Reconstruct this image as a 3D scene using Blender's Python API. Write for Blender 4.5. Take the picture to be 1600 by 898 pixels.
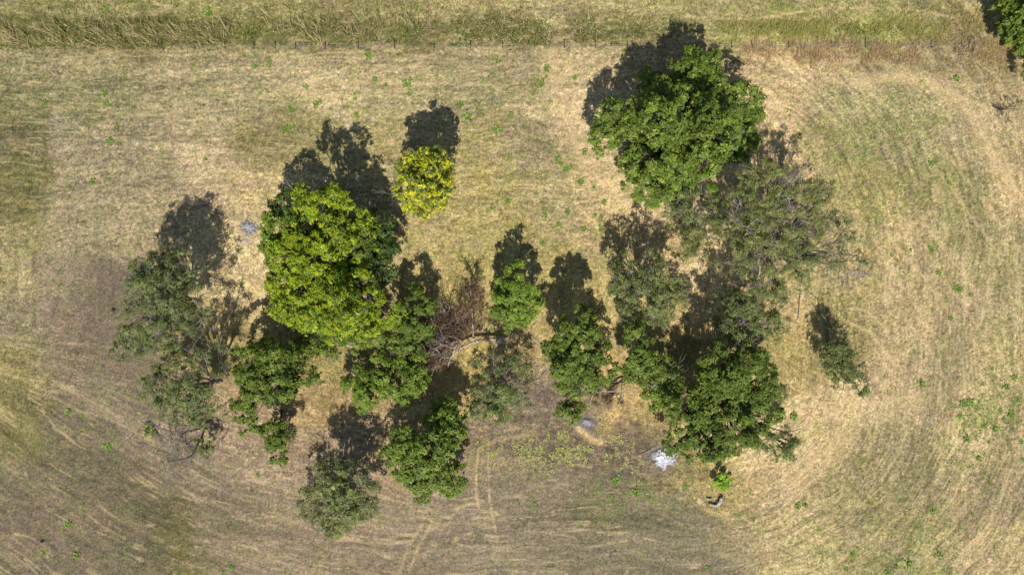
import bpy, math, random
import numpy as np
from mathutils import Vector

# ------------------------------------------------------------------ scene, camera, world, sun
for o in list(bpy.data.objects):
    bpy.data.objects.remove(o)
scene = bpy.context.scene
C = scene.collection
H = 80.0                 # height the camera flies at (m)
S = 0.075                # metres on the ground per photo pixel (1600 wide)
cam_d = bpy.data.cameras.new("camera")
cam = bpy.data.objects.new("camera", cam_d)
C.objects.link(cam)
cam.location = (0, 0, H)
cam.rotation_euler = (0, 0, 0)
cam_d.sensor_width = 36.0
cam_d.lens = 18.0 / (60.0 / H)
cam_d.clip_end = 3000
scene.camera = cam

SUN_ELEV = 50.5
world = bpy.data.worlds.new("World")
scene.world = world
world.use_nodes = True
wn = world.node_tree
wn.nodes.clear()
sky = wn.nodes.new("ShaderNodeTexSky")
sky.sky_type = 'NISHITA'
sky.sun_disc = False
sky.sun_elevation = math.radians(SUN_ELEV)
sky.sun_rotation = math.radians(180)
bg = wn.nodes.new("ShaderNodeBackground")
bg.inputs[1].default_value = 0.075
wo = wn.nodes.new("ShaderNodeOutputWorld")
wn.links.new(sky.outputs[0], bg.inputs[0])
wn.links.new(bg.outputs[0], wo.inputs[0])
sun_d = bpy.data.lights.new("sun", 'SUN')
sun_d.energy = 4.5
sun_d.angle = math.radians(0.5)
sun_d.color = (1.0, 0.96, 0.90)
sun = bpy.data.objects.new("sun", sun_d)
C.objects.link(sun)
sun.location = (0, -60, 60)
sun.rotation_euler = (math.radians(90 - SUN_ELEV), 0, math.radians(1))   # light travels towards +Y
scene.view_settings.view_transform = 'Standard'
scene.view_settings.look = 'None'
scene.view_settings.gamma = 1
scene.view_settings.use_curve_mapping = False
scene.view_settings.exposure = 0.0

rng = np.random.default_rng(7)
random.seed(7)

# ------------------------------------------------------------------ helpers
def gp(px, py, z=0.0):
    """pixel of the photo -> world point at height z"""
    k = (H - z) / H
    return np.array([(px - 800) * S * k, (449 - py) * S * k, z])

def lin(c):
    c = np.asarray(c, float) / 255.0
    return np.where(c <= 0.04045, c / 12.92, ((c + 0.055) / 1.055) ** 2.4)

def _hash(ix, iy, seed):
    h = (ix.astype(np.int64) * 374761393 + iy.astype(np.int64) * 668265263 + seed * 974711) & 0xffffffff
    h = ((h ^ (h >> 13)) * 1274126177) & 0xffffffff
    h = ((h ^ (h >> 15)) * 2246822519) & 0xffffffff
    return ((h ^ (h >> 16)) & 0xffffff) / float(0xffffff)

def vn(x, y, seed=0):
    ix = np.floor(x); iy = np.floor(y)
    fx = x - ix; fy = y - iy
    fx = fx * fx * (3 - 2 * fx); fy = fy * fy * (3 - 2 * fy)
    a = _hash(ix, iy, seed); b = _hash(ix + 1, iy, seed)
    c = _hash(ix, iy + 1, seed); d = _hash(ix + 1, iy + 1, seed)
    return (a * (1 - fx) + b * fx) * (1 - fy) + (c * (1 - fx) + d * fx) * fy

def fbm(x, y, seed=0, octv=4, gain=0.5):
    t = 0; amp = 1; tot = 0
    for o in range(octv):
        t = t + amp * vn(x, y, seed + o * 17); tot += amp
        x = x * 2.03 + 11.3; y = y * 2.03 + 5.7; amp *= gain
    return t / tot

def sstep(a, b, x):
    t = np.clip((x - a) / (b - a), 0, 1)
    return t * t * (3 - 2 * t)

def tag(o, label=None, cat=None, group=None, kind=None):
    if label: o["label"] = label
    if cat: o["category"] = cat
    if group: o["group"] = group
    if kind: o["kind"] = kind
    return o

def mesh_np(name, V, F, col=None, smooth=False):
    """V (n,3), F (m,k) quads or tris, optional per vertex colour (n,3)"""
    me = bpy.data.meshes.new(name)
    V = np.ascontiguousarray(V, dtype=np.float32)
    F = np.ascontiguousarray(F, dtype=np.int32)
    n, (m, k) = len(V), F.shape
    me.vertices.add(n); me.vertices.foreach_set("co", V.ravel())
    me.loops.add(m * k); me.loops.foreach_set("vertex_index", F.ravel())
    me.polygons.add(m)
    me.polygons.foreach_set("loop_start", np.arange(0, m * k, k, dtype=np.int32))
    me.polygons.foreach_set("loop_total", np.full(m, k, dtype=np.int32))
    if smooth:
        me.polygons.foreach_set("use_smooth", np.ones(m, dtype=bool))
    me.update(calc_edges=True)
    if col is not None:
        a = me.color_attributes.new("Col", 'FLOAT_COLOR', 'POINT')
        c4 = np.ones((n, 4), dtype=np.float32); c4[:, :3] = col
        a.data.foreach_set("color", c4.ravel())
    return me

def obj(name, me, mat, parent=None, loc=None):
    o = bpy.data.objects.new(name, me)
    C.objects.link(o)
    if mat and not me.materials: me.materials.append(mat)
    if parent is not None: o.parent = parent
    if loc is not None: o.location = loc
    return o

def empty(name, loc):
    o = bpy.data.objects.new(name, None)
    C.objects.link(o)
    o.location = loc; o.empty_display_size = 0.5
    return o

# ------------------------------------------------------------------ materials
def new_mat(name):
    m = bpy.data.materials.new(name); m.use_nodes = True
    nt = m.node_tree; nt.nodes.clear()
    out = nt.nodes.new("ShaderNodeOutputMaterial")
    return m, nt, out

def N(nt, t, **kw):
    n = nt.nodes.new(t)
    for k, v in kw.items(): setattr(n, k, v)
    return n

def leaf_material(name, rough=0.5, spec=0.35, transl=0.28):
    m, nt, out = new_mat(name)
    at = N(nt, "ShaderNodeAttribute", attribute_name="Col")
    p = N(nt, "ShaderNodeBsdfPrincipled")
    p.inputs["Roughness"].default_value = rough
    p.inputs["Specular IOR Level"].default_value = spec
    nz = N(nt, "ShaderNodeTexNoise"); nz.inputs["Scale"].default_value = 9.0
    mx = N(nt, "ShaderNodeMix", data_type='RGBA', blend_type='MULTIPLY')
    rp = N(nt, "ShaderNodeMapRange")
    rp.inputs["To Min"].default_value = 0.75; rp.inputs["To Max"].default_value = 1.25
    nt.links.new(nz.outputs["Fac"], rp.inputs["Value"])
    mx.inputs["Factor"].default_value = 1
    nt.links.new(at.outputs["Color"], mx.inputs["A"]); nt.links.new(rp.outputs[0], mx.inputs["B"])
    nt.links.new(mx.outputs["Result"], p.inputs["Base Color"])
    tr = N(nt, "ShaderNodeBsdfTranslucent")
    nt.links.new(mx.outputs["Result"], tr.inputs["Color"])
    ms = N(nt, "ShaderNodeMixShader"); ms.inputs[0].default_value = transl
    nt.links.new(p.outputs[0], ms.inputs[1]); nt.links.new(tr.outputs[0], ms.inputs[2])
    nt.links.new(ms.outputs[0], out.inputs[0])
    return m

def bark_material(name, c1, c2, scale=3.0):
    m, nt, out = new_mat(name)
    tc = N(nt, "ShaderNodeTexCoord")
    nz = N(nt, "ShaderNodeTexNoise"); nz.inputs["Scale"].default_value = scale; nz.inputs["Detail"].default_value = 8
    nt.links.new(tc.outputs["Object"], nz.inputs["Vector"])
    cr = N(nt, "ShaderNodeValToRGB")
    cr.color_ramp.elements[0].position = 0.35; cr.color_ramp.elements[1].position = 0.68
    cr.color_ramp.elements[0].color = (*c1, 1); cr.color_ramp.elements[1].color = (*c2, 1)
    nt.links.new(nz.outputs["Fac"], cr.inputs[0])
    p = N(nt, "ShaderNodeBsdfPrincipled"); p.inputs["Roughness"].default_value = 0.9
    p.inputs["Specular IOR Level"].default_value = 0.15
    nt.links.new(cr.outputs[0], p.inputs["Base Color"])
    bp = N(nt, "ShaderNodeBump"); bp.inputs["Strength"].default_value = 0.6; bp.inputs["Distance"].default_value = 0.03
    nt.links.new(nz.outputs["Fac"], bp.inputs["Height"]); nt.links.new(bp.outputs[0], p.inputs["Normal"])
    nt.links.new(p.outputs[0], out.inputs[0])
    return m

def ground_material():
    m, nt, out = new_mat("dry_field")
    at = N(nt, "ShaderNodeAttribute", attribute_name="Col")
    geo = N(nt, "ShaderNodeNewGeometry")
    n1 = N(nt, "ShaderNodeTexNoise"); n1.inputs["Scale"].default_value = 4.2; n1.inputs["Detail"].default_value = 8
    n1.inputs["Roughness"].default_value = 0.72
    n2 = N(nt, "ShaderNodeTexNoise"); n2.inputs["Scale"].default_value = 1.3; n2.inputs["Detail"].default_value = 6
    for n in (n1, n2): nt.links.new(geo.outputs["Position"], n.inputs["Vector"])
    r1 = N(nt, "ShaderNodeMapRange"); r1.inputs["From Min"].default_value = 0.3; r1.inputs["From Max"].default_value = 0.7
    r1.inputs["To Min"].default_value = 0.50; r1.inputs["To Max"].default_value = 1.5
    nt.links.new(n1.outputs["Fac"], r1.inputs["Value"])
    r2 = N(nt, "ShaderNodeMapRange"); r2.inputs["From Min"].default_value = 0.3; r2.inputs["From Max"].default_value = 0.7
    r2.inputs["To Min"].default_value = 0.88; r2.inputs["To Max"].default_value = 1.12
    nt.links.new(n2.outputs["Fac"], r2.inputs["Value"])
    mu = N(nt, "ShaderNodeMath", operation='MULTIPLY')
    nt.links.new(r1.outputs[0], mu.inputs[0]); nt.links.new(r2.outputs[0], mu.inputs[1])
    mx = N(nt, "ShaderNodeMix", data_type='RGBA', blend_type='MULTIPLY'); mx.inputs["Factor"].default_value = 1
    nt.links.new(at.outputs["Color"], mx.inputs["A"]); nt.links.new(mu.outputs[0], mx.inputs["B"])
    p = N(nt, "ShaderNodeBsdfPrincipled"); p.inputs["Roughness"].default_value = 0.95
    p.inputs["Specular IOR Level"].default_value = 0.1
    nt.links.new(mx.outputs["Result"], p.inputs["Base Color"])
    bp = N(nt, "ShaderNodeBump"); bp.inputs["Strength"].default_value = 0.9; bp.inputs["Distance"].default_value = 0.12
    nt.links.new(n1.outputs["Fac"], bp.inputs["Height"]); nt.links.new(bp.outputs[0], p.inputs["Normal"])
    nt.links.new(p.outputs[0], out.inputs[0])
    return m

M_leaf = leaf_material("green_leaves", transl=0.30)
M_dryleaf = leaf_material("dry_leaves", rough=0.8, spec=0.15, transl=0.15)
M_grass = leaf_material("dry_grass_blades", rough=0.8, spec=0.15, transl=0.15)
M_bark = bark_material("grey_brown_bark", (0.07, 0.055, 0.045), (0.24, 0.20, 0.165))
M_dark = bark_material("charred_bark", (0.02, 0.018, 0.016), (0.10, 0.085, 0.07))
M_pale = bark_material("bleached_wood", (0.30, 0.25, 0.21), (0.62, 0.56, 0.50))
M_twig = bark_material("grey_twigs", (0.20, 0.17, 0.15), (0.42, 0.38, 0.34))
M_browntwig = bark_material("brown_twigs", (0.10, 0.065, 0.045), (0.27, 0.19, 0.14))
M_deadwood = bark_material("dead_branches", (0.16, 0.12, 0.09), (0.46, 0.38, 0.31))
M_ash = bark_material("wood_ash", (0.30, 0.30, 0.33), (0.90, 0.90, 0.95), 3.2)
M_greyash = bark_material("grey_ash", (0.10, 0.10, 0.11), (0.46, 0.47, 0.52), 3.0)
M_ground = ground_material()

# ------------------------------------------------------------------ ground colour field (albedo by place)
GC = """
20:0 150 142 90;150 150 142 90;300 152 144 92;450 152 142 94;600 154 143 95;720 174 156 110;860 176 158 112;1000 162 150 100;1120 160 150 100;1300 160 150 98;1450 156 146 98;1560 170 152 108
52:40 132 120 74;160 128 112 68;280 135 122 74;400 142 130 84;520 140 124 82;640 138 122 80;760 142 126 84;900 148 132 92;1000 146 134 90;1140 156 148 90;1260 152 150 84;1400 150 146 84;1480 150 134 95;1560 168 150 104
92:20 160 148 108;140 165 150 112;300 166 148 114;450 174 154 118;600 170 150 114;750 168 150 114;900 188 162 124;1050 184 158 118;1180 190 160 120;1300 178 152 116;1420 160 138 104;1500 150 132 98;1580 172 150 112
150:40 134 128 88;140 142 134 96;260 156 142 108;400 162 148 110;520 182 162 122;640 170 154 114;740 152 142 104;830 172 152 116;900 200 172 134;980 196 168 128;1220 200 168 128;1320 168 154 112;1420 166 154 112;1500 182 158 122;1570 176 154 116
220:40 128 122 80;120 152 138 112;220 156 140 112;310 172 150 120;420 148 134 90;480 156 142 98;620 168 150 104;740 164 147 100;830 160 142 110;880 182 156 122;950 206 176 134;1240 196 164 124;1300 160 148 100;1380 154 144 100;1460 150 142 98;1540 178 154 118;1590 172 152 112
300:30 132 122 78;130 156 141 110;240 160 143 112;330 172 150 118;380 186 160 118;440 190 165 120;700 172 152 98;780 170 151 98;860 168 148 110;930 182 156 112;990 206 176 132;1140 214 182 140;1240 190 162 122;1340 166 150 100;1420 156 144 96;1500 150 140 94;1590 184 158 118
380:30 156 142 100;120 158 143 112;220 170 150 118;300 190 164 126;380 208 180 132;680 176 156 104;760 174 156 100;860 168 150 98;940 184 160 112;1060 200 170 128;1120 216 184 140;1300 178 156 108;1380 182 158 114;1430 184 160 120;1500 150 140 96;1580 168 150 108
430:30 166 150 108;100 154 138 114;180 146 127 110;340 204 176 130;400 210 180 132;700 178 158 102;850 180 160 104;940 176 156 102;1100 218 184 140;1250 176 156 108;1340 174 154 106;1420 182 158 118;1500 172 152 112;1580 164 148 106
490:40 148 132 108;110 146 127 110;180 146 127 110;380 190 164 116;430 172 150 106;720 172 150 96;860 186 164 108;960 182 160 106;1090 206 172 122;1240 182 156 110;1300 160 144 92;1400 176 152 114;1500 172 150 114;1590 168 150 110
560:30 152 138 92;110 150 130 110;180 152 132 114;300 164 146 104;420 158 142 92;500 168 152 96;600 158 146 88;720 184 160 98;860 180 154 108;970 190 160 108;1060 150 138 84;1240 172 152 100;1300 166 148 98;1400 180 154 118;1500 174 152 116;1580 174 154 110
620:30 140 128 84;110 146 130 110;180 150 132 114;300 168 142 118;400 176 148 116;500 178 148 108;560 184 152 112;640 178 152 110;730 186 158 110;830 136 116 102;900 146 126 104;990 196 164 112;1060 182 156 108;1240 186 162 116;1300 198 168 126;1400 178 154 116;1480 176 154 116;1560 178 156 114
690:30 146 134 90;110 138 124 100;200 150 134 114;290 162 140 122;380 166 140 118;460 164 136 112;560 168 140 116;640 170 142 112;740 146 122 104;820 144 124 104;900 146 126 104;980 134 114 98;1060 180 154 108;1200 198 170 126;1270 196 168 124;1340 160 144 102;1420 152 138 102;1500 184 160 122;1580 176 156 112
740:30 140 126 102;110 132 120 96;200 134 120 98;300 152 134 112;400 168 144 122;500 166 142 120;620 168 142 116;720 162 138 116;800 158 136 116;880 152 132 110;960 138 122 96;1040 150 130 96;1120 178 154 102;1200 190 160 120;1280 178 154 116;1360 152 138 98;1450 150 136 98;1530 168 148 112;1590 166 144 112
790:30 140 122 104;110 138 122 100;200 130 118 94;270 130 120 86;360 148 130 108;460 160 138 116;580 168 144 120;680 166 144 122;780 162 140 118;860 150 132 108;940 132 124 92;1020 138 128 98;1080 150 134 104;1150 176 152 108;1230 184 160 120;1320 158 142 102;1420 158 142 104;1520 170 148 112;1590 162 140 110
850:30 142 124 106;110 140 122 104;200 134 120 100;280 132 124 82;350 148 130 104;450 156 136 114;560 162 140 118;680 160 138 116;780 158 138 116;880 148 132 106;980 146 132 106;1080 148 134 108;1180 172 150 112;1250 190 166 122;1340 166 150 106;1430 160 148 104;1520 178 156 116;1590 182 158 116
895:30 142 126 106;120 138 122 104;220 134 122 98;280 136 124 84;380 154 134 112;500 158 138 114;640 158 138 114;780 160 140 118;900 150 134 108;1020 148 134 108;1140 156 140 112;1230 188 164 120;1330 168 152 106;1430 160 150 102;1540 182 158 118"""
gpts = []
for line in GC.strip().splitlines():
    y, rest = line.split(":")
    for e in rest.split(";"):
        x, r, g, b = [float(v) for v in e.split()]
        gpts.append((x, float(y), r, g, b))
gpts = np.array(gpts)
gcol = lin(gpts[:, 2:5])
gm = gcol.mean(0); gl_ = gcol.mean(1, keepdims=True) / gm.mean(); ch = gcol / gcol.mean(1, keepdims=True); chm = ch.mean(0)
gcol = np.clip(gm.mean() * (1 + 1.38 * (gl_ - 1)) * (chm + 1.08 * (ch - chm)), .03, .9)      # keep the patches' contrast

# hard edged worked-soil patch, curved pale wheel lines (polylines in photo pixels: points, width, strength)
LINES = [
    ([(747, 705), (744, 735), (744, 770), (747, 790)], 1.8, 0.45),
    ([(763, 690), (763, 735), (765, 775), (768, 800), (775, 830)], 1.6, 0.35),
    ([(747, 705), (755, 695), (790, 685), (825, 680)], 2.5, 0.25),
    ([(0, 525), (40, 555), (90, 600), (150, 630), (215, 672), (262, 725)], 2.0, 0.16),
    ([(0, 575), (70, 610), (140, 650), (200, 690)], 1.8, 0.13),
    ([(120, 640), (175, 655), (240, 690)], 1.5, 0.2),
    ([(660, 820), (640, 850), (625, 890)], 2.5, 0.22),
    ([(672, 822), (655, 850), (640, 890)], 2.5, 0.22),
    ([(672, 822), (720, 815), (770, 820)], 3, 0.2),
    ([(1340, 130), (1410, 118), (1470, 135), (1510, 175), (1545, 230), (1585, 300)], 10, 0.4),
    ([(1370, 395), (1420, 460), (1470, 545)], 2.0, 0.4),
    ([(1385, 365), (1440, 430), (1500, 510)], 2.0, 0.4),
    ([(1400, 330), (1450, 390), (1480, 440)], 1.8, 0.3),
    ([(1320, 500), (1360, 520), (1400, 570)], 2.2, 0.5),
    ([(1325, 482), (1355, 485), (1400, 530)], 1.8, 0.4),
    ([(1240, 605), (1270, 620), (1290, 640), (1310, 655)], 2.2, 0.5),
    ([(1225, 640), (1300, 628), (1380, 628), (1430, 618)], 2.5, 0.4),
    ([(1300, 460), (1350, 450), (1400, 480), (1450, 540), (1480, 600)], 1.8, 0.25),
    ([(1250, 860), (1300, 800), (1250, 760), (1225, 740)], 6, 0.15),
    ([(1330, 330), (1370, 380), (1400, 430)], 2, 0.3),
    ([(1240, 745), (1290, 700), (1340, 680)], 5, 0.25),
    ([(640, 345), (700, 365), (740, 372)], 2, 0.35),
    ([(620, 140), (560, 150), (480, 145), (400, 150)], 3, 0.25),
    ([(534, 128), (620, 132), (700, 130)], 3, 0.3),
    ([(430, 135), (500, 132), (560, 128)], 3, 0.3),
    ([(860, 85), (870, 150), (895, 220), (945, 285), (1000, 330)], 14, 0.22),
    ([(890, 90), (900, 160), (930, 220), (980, 290)], 3, 0.3),
    ([(880, 180), (905, 240), (950, 300)], 2.5, 0.3),
    ([(905, 670), (925, 688), (940, 690)], 5, 0.8),
    ([(1080, 770), (1110, 800), (1135, 803)], 4, 0.55),
    ([(1180, 30), (1300, 12), (1420, 14), (1500, 30)], 2, 0.4),
    ([(1110, 30), (1200, 28), (1330, 28)], 1.5, 0.35),
    ([(1430, 330), (1500, 420), (1560, 520)], 2, 0.2),
    ([(1540, 180), (1575, 260), (1600, 340)], 3, 0.35),
    ([(1235, 760), (1270, 715), (1320, 670), (1380, 640), (1440, 628)], 14, 0.22),
    ([(1250, 770), (1290, 730), (1340, 700)], 3, 0.3),
    ([(1300, 520), (1380, 600), (1440, 640)], 3, 0.22),
    ([(1230, 560), (1290, 590), (1330, 630)], 2, 0.3),
    ([(1350, 300), (1420, 370), (1500, 470), (1560, 560)], 2, 0.22),
    ([(1380, 290), (1450, 360), (1530, 460), (1590, 560)], 2, 0.22),
    ([(1460, 260), (1520, 340), (1590, 440)], 2.5, 0.25),
    ([(1480, 240), (1540, 320), (1600, 400)], 2.5, 0.25),
    ([(1160, 90), (1260, 100), (1340, 96), (1420, 105)], 3, 0.25),
    ([(1150, 120), (1230, 128), (1290, 150)], 3, 0.2),
    ([(0, 640), (60, 655), (170, 690), (300, 770), (430, 830)], 3, 0.07),
    ([(0, 780), (120, 790), (260, 830), (420, 880)], 3, 0.07),
]

def line_mask(px, py, pts, w):
    m = np.zeros_like(px)
    x0 = min(p[0] for p in pts) - 4 * w; x1 = max(p[0] for p in pts) + 4 * w
    y0 = min(p[1] for p in pts) - 4 * w; y1 = max(p[1] for p in pts) + 4 * w
    sel = (px > x0) & (px < x1) & (py > y0) & (py < y1)
    if not sel.any(): return m
    qx, qy = px[sel], py[sel]
    best = np.full(qx.shape, 1e9)
    for a, b in zip(pts[:-1], pts[1:]):
        dx, dy = b[0] - a[0], b[1] - a[1]
        t = np.clip(((qx - a[0]) * dx + (qy - a[1]) * dy) / (dx * dx + dy * dy), 0, 1)
        d = np.hypot(qx - a[0] - t * dx, qy - a[1] - t * dy)
        best = np.minimum(best, d)
    m[sel] = np.exp(-(best / w) ** 2)
    return m

GAIN = 1.05
def soil_mask(px, py):
    m = sstep(0, 26, py - np.interp(px, [0, 150, 330, 440, 560, 700, 870, 980, 1060, 1168], [640, 560, 690, 740, 750, 690, 655, 730, 778, 815])) * (1 - sstep(1150, 1185, px))
    m = np.maximum(m, sstep(400, 412, py) * (1 - sstep(235, 285, px)) * sstep(40, 130, px))
    return np.clip(m * (.75 + .5 * fbm(px / 60, py / 40, 46, 2)), 0, 1)
def ground_color(X, Y):
    px = X / S + 800; py = 449 - Y / S
    wx = (fbm(px / 45, py / 45, 3, 5, .6) - 0.5) * 90
    wy = (fbm(px / 45, py / 45, 9, 5, .6) - 0.5) * 60
    qx = px + wx; qy = py + wy
    num = np.zeros(X.shape + (3,)); den = np.full(X.shape, 1e-9)
    for (gx, gy, *_), c in zip(gpts, gcol):
        d2 = ((qx - gx) / 37) ** 2 + ((qy - gy) / 25) ** 2
        near = d2 < 14
        w = np.where(near, np.exp(-np.minimum(d2, 14)), 0)
        num += w[..., None] * c; den += w
    far = lin((160, 144, 106))
    k = np.clip(den * 60, 0, 1)[..., None]
    col = num / den[..., None] * k + far * (1 - k)
    for sd_, sc_, cc_, am in [(141, 26, (132, 128, 92), .42), (143, 20, (198, 170, 130), .42), (145, 34, (160, 140, 122), .40), (147, 13, (186, 164, 112), .32), (149, 11, (118, 112, 84), .30)]:
        w = sstep(.50, .64, fbm(px / sc_ + sd_, py / (sc_ * .62), sd_, 4, .6)) * am * .55
        lum = (col.mean(-1) / lin(cc_).mean() * .45 + .55)[..., None]
        col = col * (1 - w[..., None]) + lin(cc_) * lum * w[..., None]
    for cx, cy, rx, ry, am in [(330, 270, 60, 50, .35), (385, 430, 45, 70, .3), (930, 200, 45, 110, .35), (960, 290, 40, 50, .3), (1090, 420, 40, 70, .35), (1230, 690, 60, 70, .35), (1330, 630, 80, 30, .3), (1180, 170, 60, 60, .25)]:
        w = np.exp(-(((qx - cx) / rx) ** 2 + ((qy - cy) / ry) ** 2) * 1.1) * am
        col = col * (1 - w[..., None]) + lin((218, 190, 150)) * w[..., None]
    # hard edge of the soil worked by the mower, left
    ed = (sstep(128, 138, px + 6 * vn(px / 8, py / 8, 41) - 0.30 * (500 - py)) * sstep(401, 406, py + 3 * vn(px / 6, py / 6, 42))
          * (1 - sstep(560, 620, py)) * (1 - sstep(238, 262, px)))
    col = col * (1 - 0.55 * ed[..., None]) + 0.55 * ed[..., None] * lin((130, 114, 96))
    # ploughed ground with its sharp limit, bottom centre
    yb = np.interp(px, [560, 700, 870, 980, 1060, 1120, 1168, 1180], [800, 735, 722, 742, 778, 808, 815, 900]) + 8 * (vn(px / 12, py / 12, 44) - .5)
    xb = 1168 + 12 * (vn(px / 16, py / 10, 43) - .5) + .15 * (py - 800)
    ed = sstep(0, 9, py - yb) * (1 - sstep(-4, 5, px - xb)) * sstep(560, 760, px)
    col = col * (1 - 0.5 * ed[..., None]) + 0.5 * ed[..., None] * (lin((146, 134, 110)) * .6 + .4 * col * np.array([.9, .95, 1.0]))
    ed = sstep(82, 86, px) * (1 - sstep(145, 160, px)) * sstep(222, 228, py) * (1 - sstep(290, 400, py))
    col = col * (1 - 0.35 * ed[..., None]) + 0.35 * ed[..., None] * lin((164, 146, 120))
    # rows left by mower and plough: rounded-box distance round the grove
    bx = np.maximum(px - 1110, 0)
    gl = 0.0005 * np.maximum(700 - px, 0) ** 2 * sstep(430, 640, py)
    by = np.maximum(np.abs(py - 470) + gl - 90, 0)
    warp = (fbm(px / 90, py / 90, 21, 3) - 0.5) * 26
    d = np.hypot(bx, by) + warp
    ang = np.where(px > 1110, np.arctan2(py - 470, px - 1110) * 260 + 1110, px) * 1.2
    s1 = fbm(d / 5.0, ang / 60, 31, 3) - 0.5
    s2 = fbm(d / 14.0, ang / 150, 33, 2) - 0.5
    s3 = vn(d / 2.2, ang / 22, 35) - 0.5
    edge = sstep(10, 90, d)
    st = (0.50 * s1 + 0.42 * s2 + 0.26 * s3) * (0.35 + 0.65 * edge)
    col = col * (1 + st[..., None] * np.array([1.0, 0.96, 0.9]))
    # mottling: greener and paler tufts
    g1 = fbm(px / 22, py / 18, 51, 5, 0.62)
    g2 = fbm(px / 7, py / 6, 55, 4, 0.65)
    fine = fbm(px / 2.6, py / 2.2, 57, 3, 0.8)
    grn = sstep(0.50, 0.66, 0.55 * g1 + 0.45 * g2)
    soil = soil_mask(qx, qy)
    gc = col * np.array([0.70, 0.82, 0.62])
    gf = (0.55 * grn * (1 - 0.25 * soil))[..., None]
    col = col * (1 - gf) + gc * gf
    pal = sstep(0.50, 0.64, 0.5 * fbm(px / 16, py / 12, 61, 4, 0.6) + 0.5 * fine)
    pf = (0.32 * pal * (1 - 0.75 * soil))[..., None]
    col = col * (1 - pf) + (col * 1.22 + 0.035) * pf
    dk = sstep(0.58, 0.72, 0.35 * g2 + 0.65 * fine)
    col = col * (1 - (0.40 * dk)[..., None])
    clump = fbm(px / 4.2, py / 3.4, 65, 3, 0.75) - 0.5
    lay = fbm(d / 2.6, ang / 14, 67, 2, .7) - 0.5            # straw lying along the rows
    am = (1 - .5 * soil)
    col = col * np.clip(1 + (0.95 * clump + 0.65 * lay) * am, 0.35, 1.8)[..., None]
    col = col * (1 + (0.80 * vn(px / 1.7, py / 1.7, 63) - .4) * (1 - .3 * soil))[..., None]
    col = col * (1 - .16 * soil)[..., None]
    hj = vn(px / 2.1, py / 2.1, 64)[..., None]
    col = col * np.where(hj > .74, np.array([.80, .97, .66]), np.where(hj < .16, np.array([1.12, 1.05, 1.0]), np.array([1., 1., 1.])))
    rdg = 1 - 2 * np.abs(fbm(d / 9.0, ang / 110, 69, 2) - 0.5)
    rw = 1.5 * sstep(0.90, 0.99, rdg) * sstep(.45, .6, fbm(px / 30, py / 30, 70, 2)) * edge
    col = col * (1 - (0.30 * rw)[..., None]) + lin((214, 188, 142)) * (0.30 * rw)[..., None]
    # charred speckle beneath and in front of the grove
    for (cx, cy, rx, ry, s) in [(860, 630, 40, 50, .9), (900, 700, 130, 32, .75), (960, 725, 80, 22, .8), (760, 680, 90, 25, .5), (560, 630, 70, 40, .45),
                                (1010, 700, 60, 40, .5), (440, 690, 70, 30, .4), (735, 520, 60, 35, .35), (975, 740, 40, 12, .6)]:
        w = np.exp(-(((qx - cx) / rx) ** 2 + ((qy - cy) / ry) ** 2) * 1.2) * s
        sp = sstep(0.42, 0.60, fbm(px / 6, py / 5, 71, 4, 0.65))
        f = (w * sp * 0.75)[..., None]
        col = col * (1 - f) + lin((92, 80, 76)) * f
    # yellow-green grass belt, top right, and golden tufts under the trees
    w = np.exp(-((py - 47 - 6 * np.sin(px / 60)) / 13) ** 2) * sstep(1120, 1220, px) * (1 - sstep(1440, 1500, px))
    f = (w * sstep(0.46, 0.64, fbm(px / 16, py / 9, 75, 4)) * 0.6)[..., None]
    col = col * (1 - f) + lin((168, 170, 84)) * f
    for (cx, cy, rx, ry, s) in [(720, 600, 60, 45, .8), (985, 635, 60, 40, .8), (510, 600, 50, 50, .6), (1120, 765, 40, 30, .8), (690, 690, 40, 30, .3), (330, 540, 60, 60, .5), (1240, 570, 60, 50, .5)]:
        w = np.exp(-(((qx - cx) / rx) ** 2 + ((qy - cy) / ry) ** 2) * 1.2) * s
        sp = sstep(0.40, 0.62, fbm(px / 8, py / 8, 77, 4, 0.6))
        f = (w * sp * 0.7)[..., None]
        col = col * (1 - f) + lin((200, 174, 116)) * f
    w = sstep(26, 34, py + 8 * vn(px / 20, py / 9, 87)) * (1 - sstep(72, 80, py + 5 * vn(px / 14, py / 9, 88))) * (1 - sstep(990, 1060, px))
    f = (w * sstep(.42, .58, fbm(px / 17, py / 7, 89, 4, .6)) * .65)[..., None]
    col = col * (1 - f) + lin((96, 98, 52)) * f * (0.6 + 0.8 * vn(px / 2.5, py / 2.5, 90))[..., None]
    for (cx, cy, r_, c_) in [(1034, 714, 24, (112, 104, 104)), (388, 356, 18, (150, 132, 118)), (388, 356, 9, (110, 106, 112)), (915, 662, 16, (122, 114, 116)), (968, 745, 10, (120, 112, 116)), (385, 375, 10, (176, 156, 140))]:
        w = np.exp(-(np.hypot(px - cx, (py - cy) * 1.15) / r_) ** 2 * 1.1)
        f = (np.clip(w * (0.3 + 1.3 * fbm(px / 5, py / 5, 79, 3, .6)), 0, 1) * .85)[..., None]
        col = col * (1 - f) + lin(c_) * f
    for pts, w, s in LINES:
        m = line_mask(px + 1.5 * (vn(px / 6, py / 6, 83) - .5), py + 1.5 * (vn(px / 6, py / 6, 85) - .5), pts, w)
        f = (m * s * 1.7 * (0.35 + 0.9 * vn(px / 7, py / 7, 81)))[..., None]
        f = np.clip(f, 0, 1)
        col = col * (1 - f) + lin((214, 186, 138)) * f
    lum = col.mean(-1, keepdims=True)
    col = lum + 1.0 * (col - lum)
    return np.clip(col * GAIN, 0.01, 0.9)

def ground_height(X, Y):
    return 0.10 * (fbm(X / 9, Y / 9, 91, 3) - 0.5) + 0.05 * (fbm(X / 0.5, Y / 0.5, 93, 3, 0.6) - 0.5)

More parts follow.
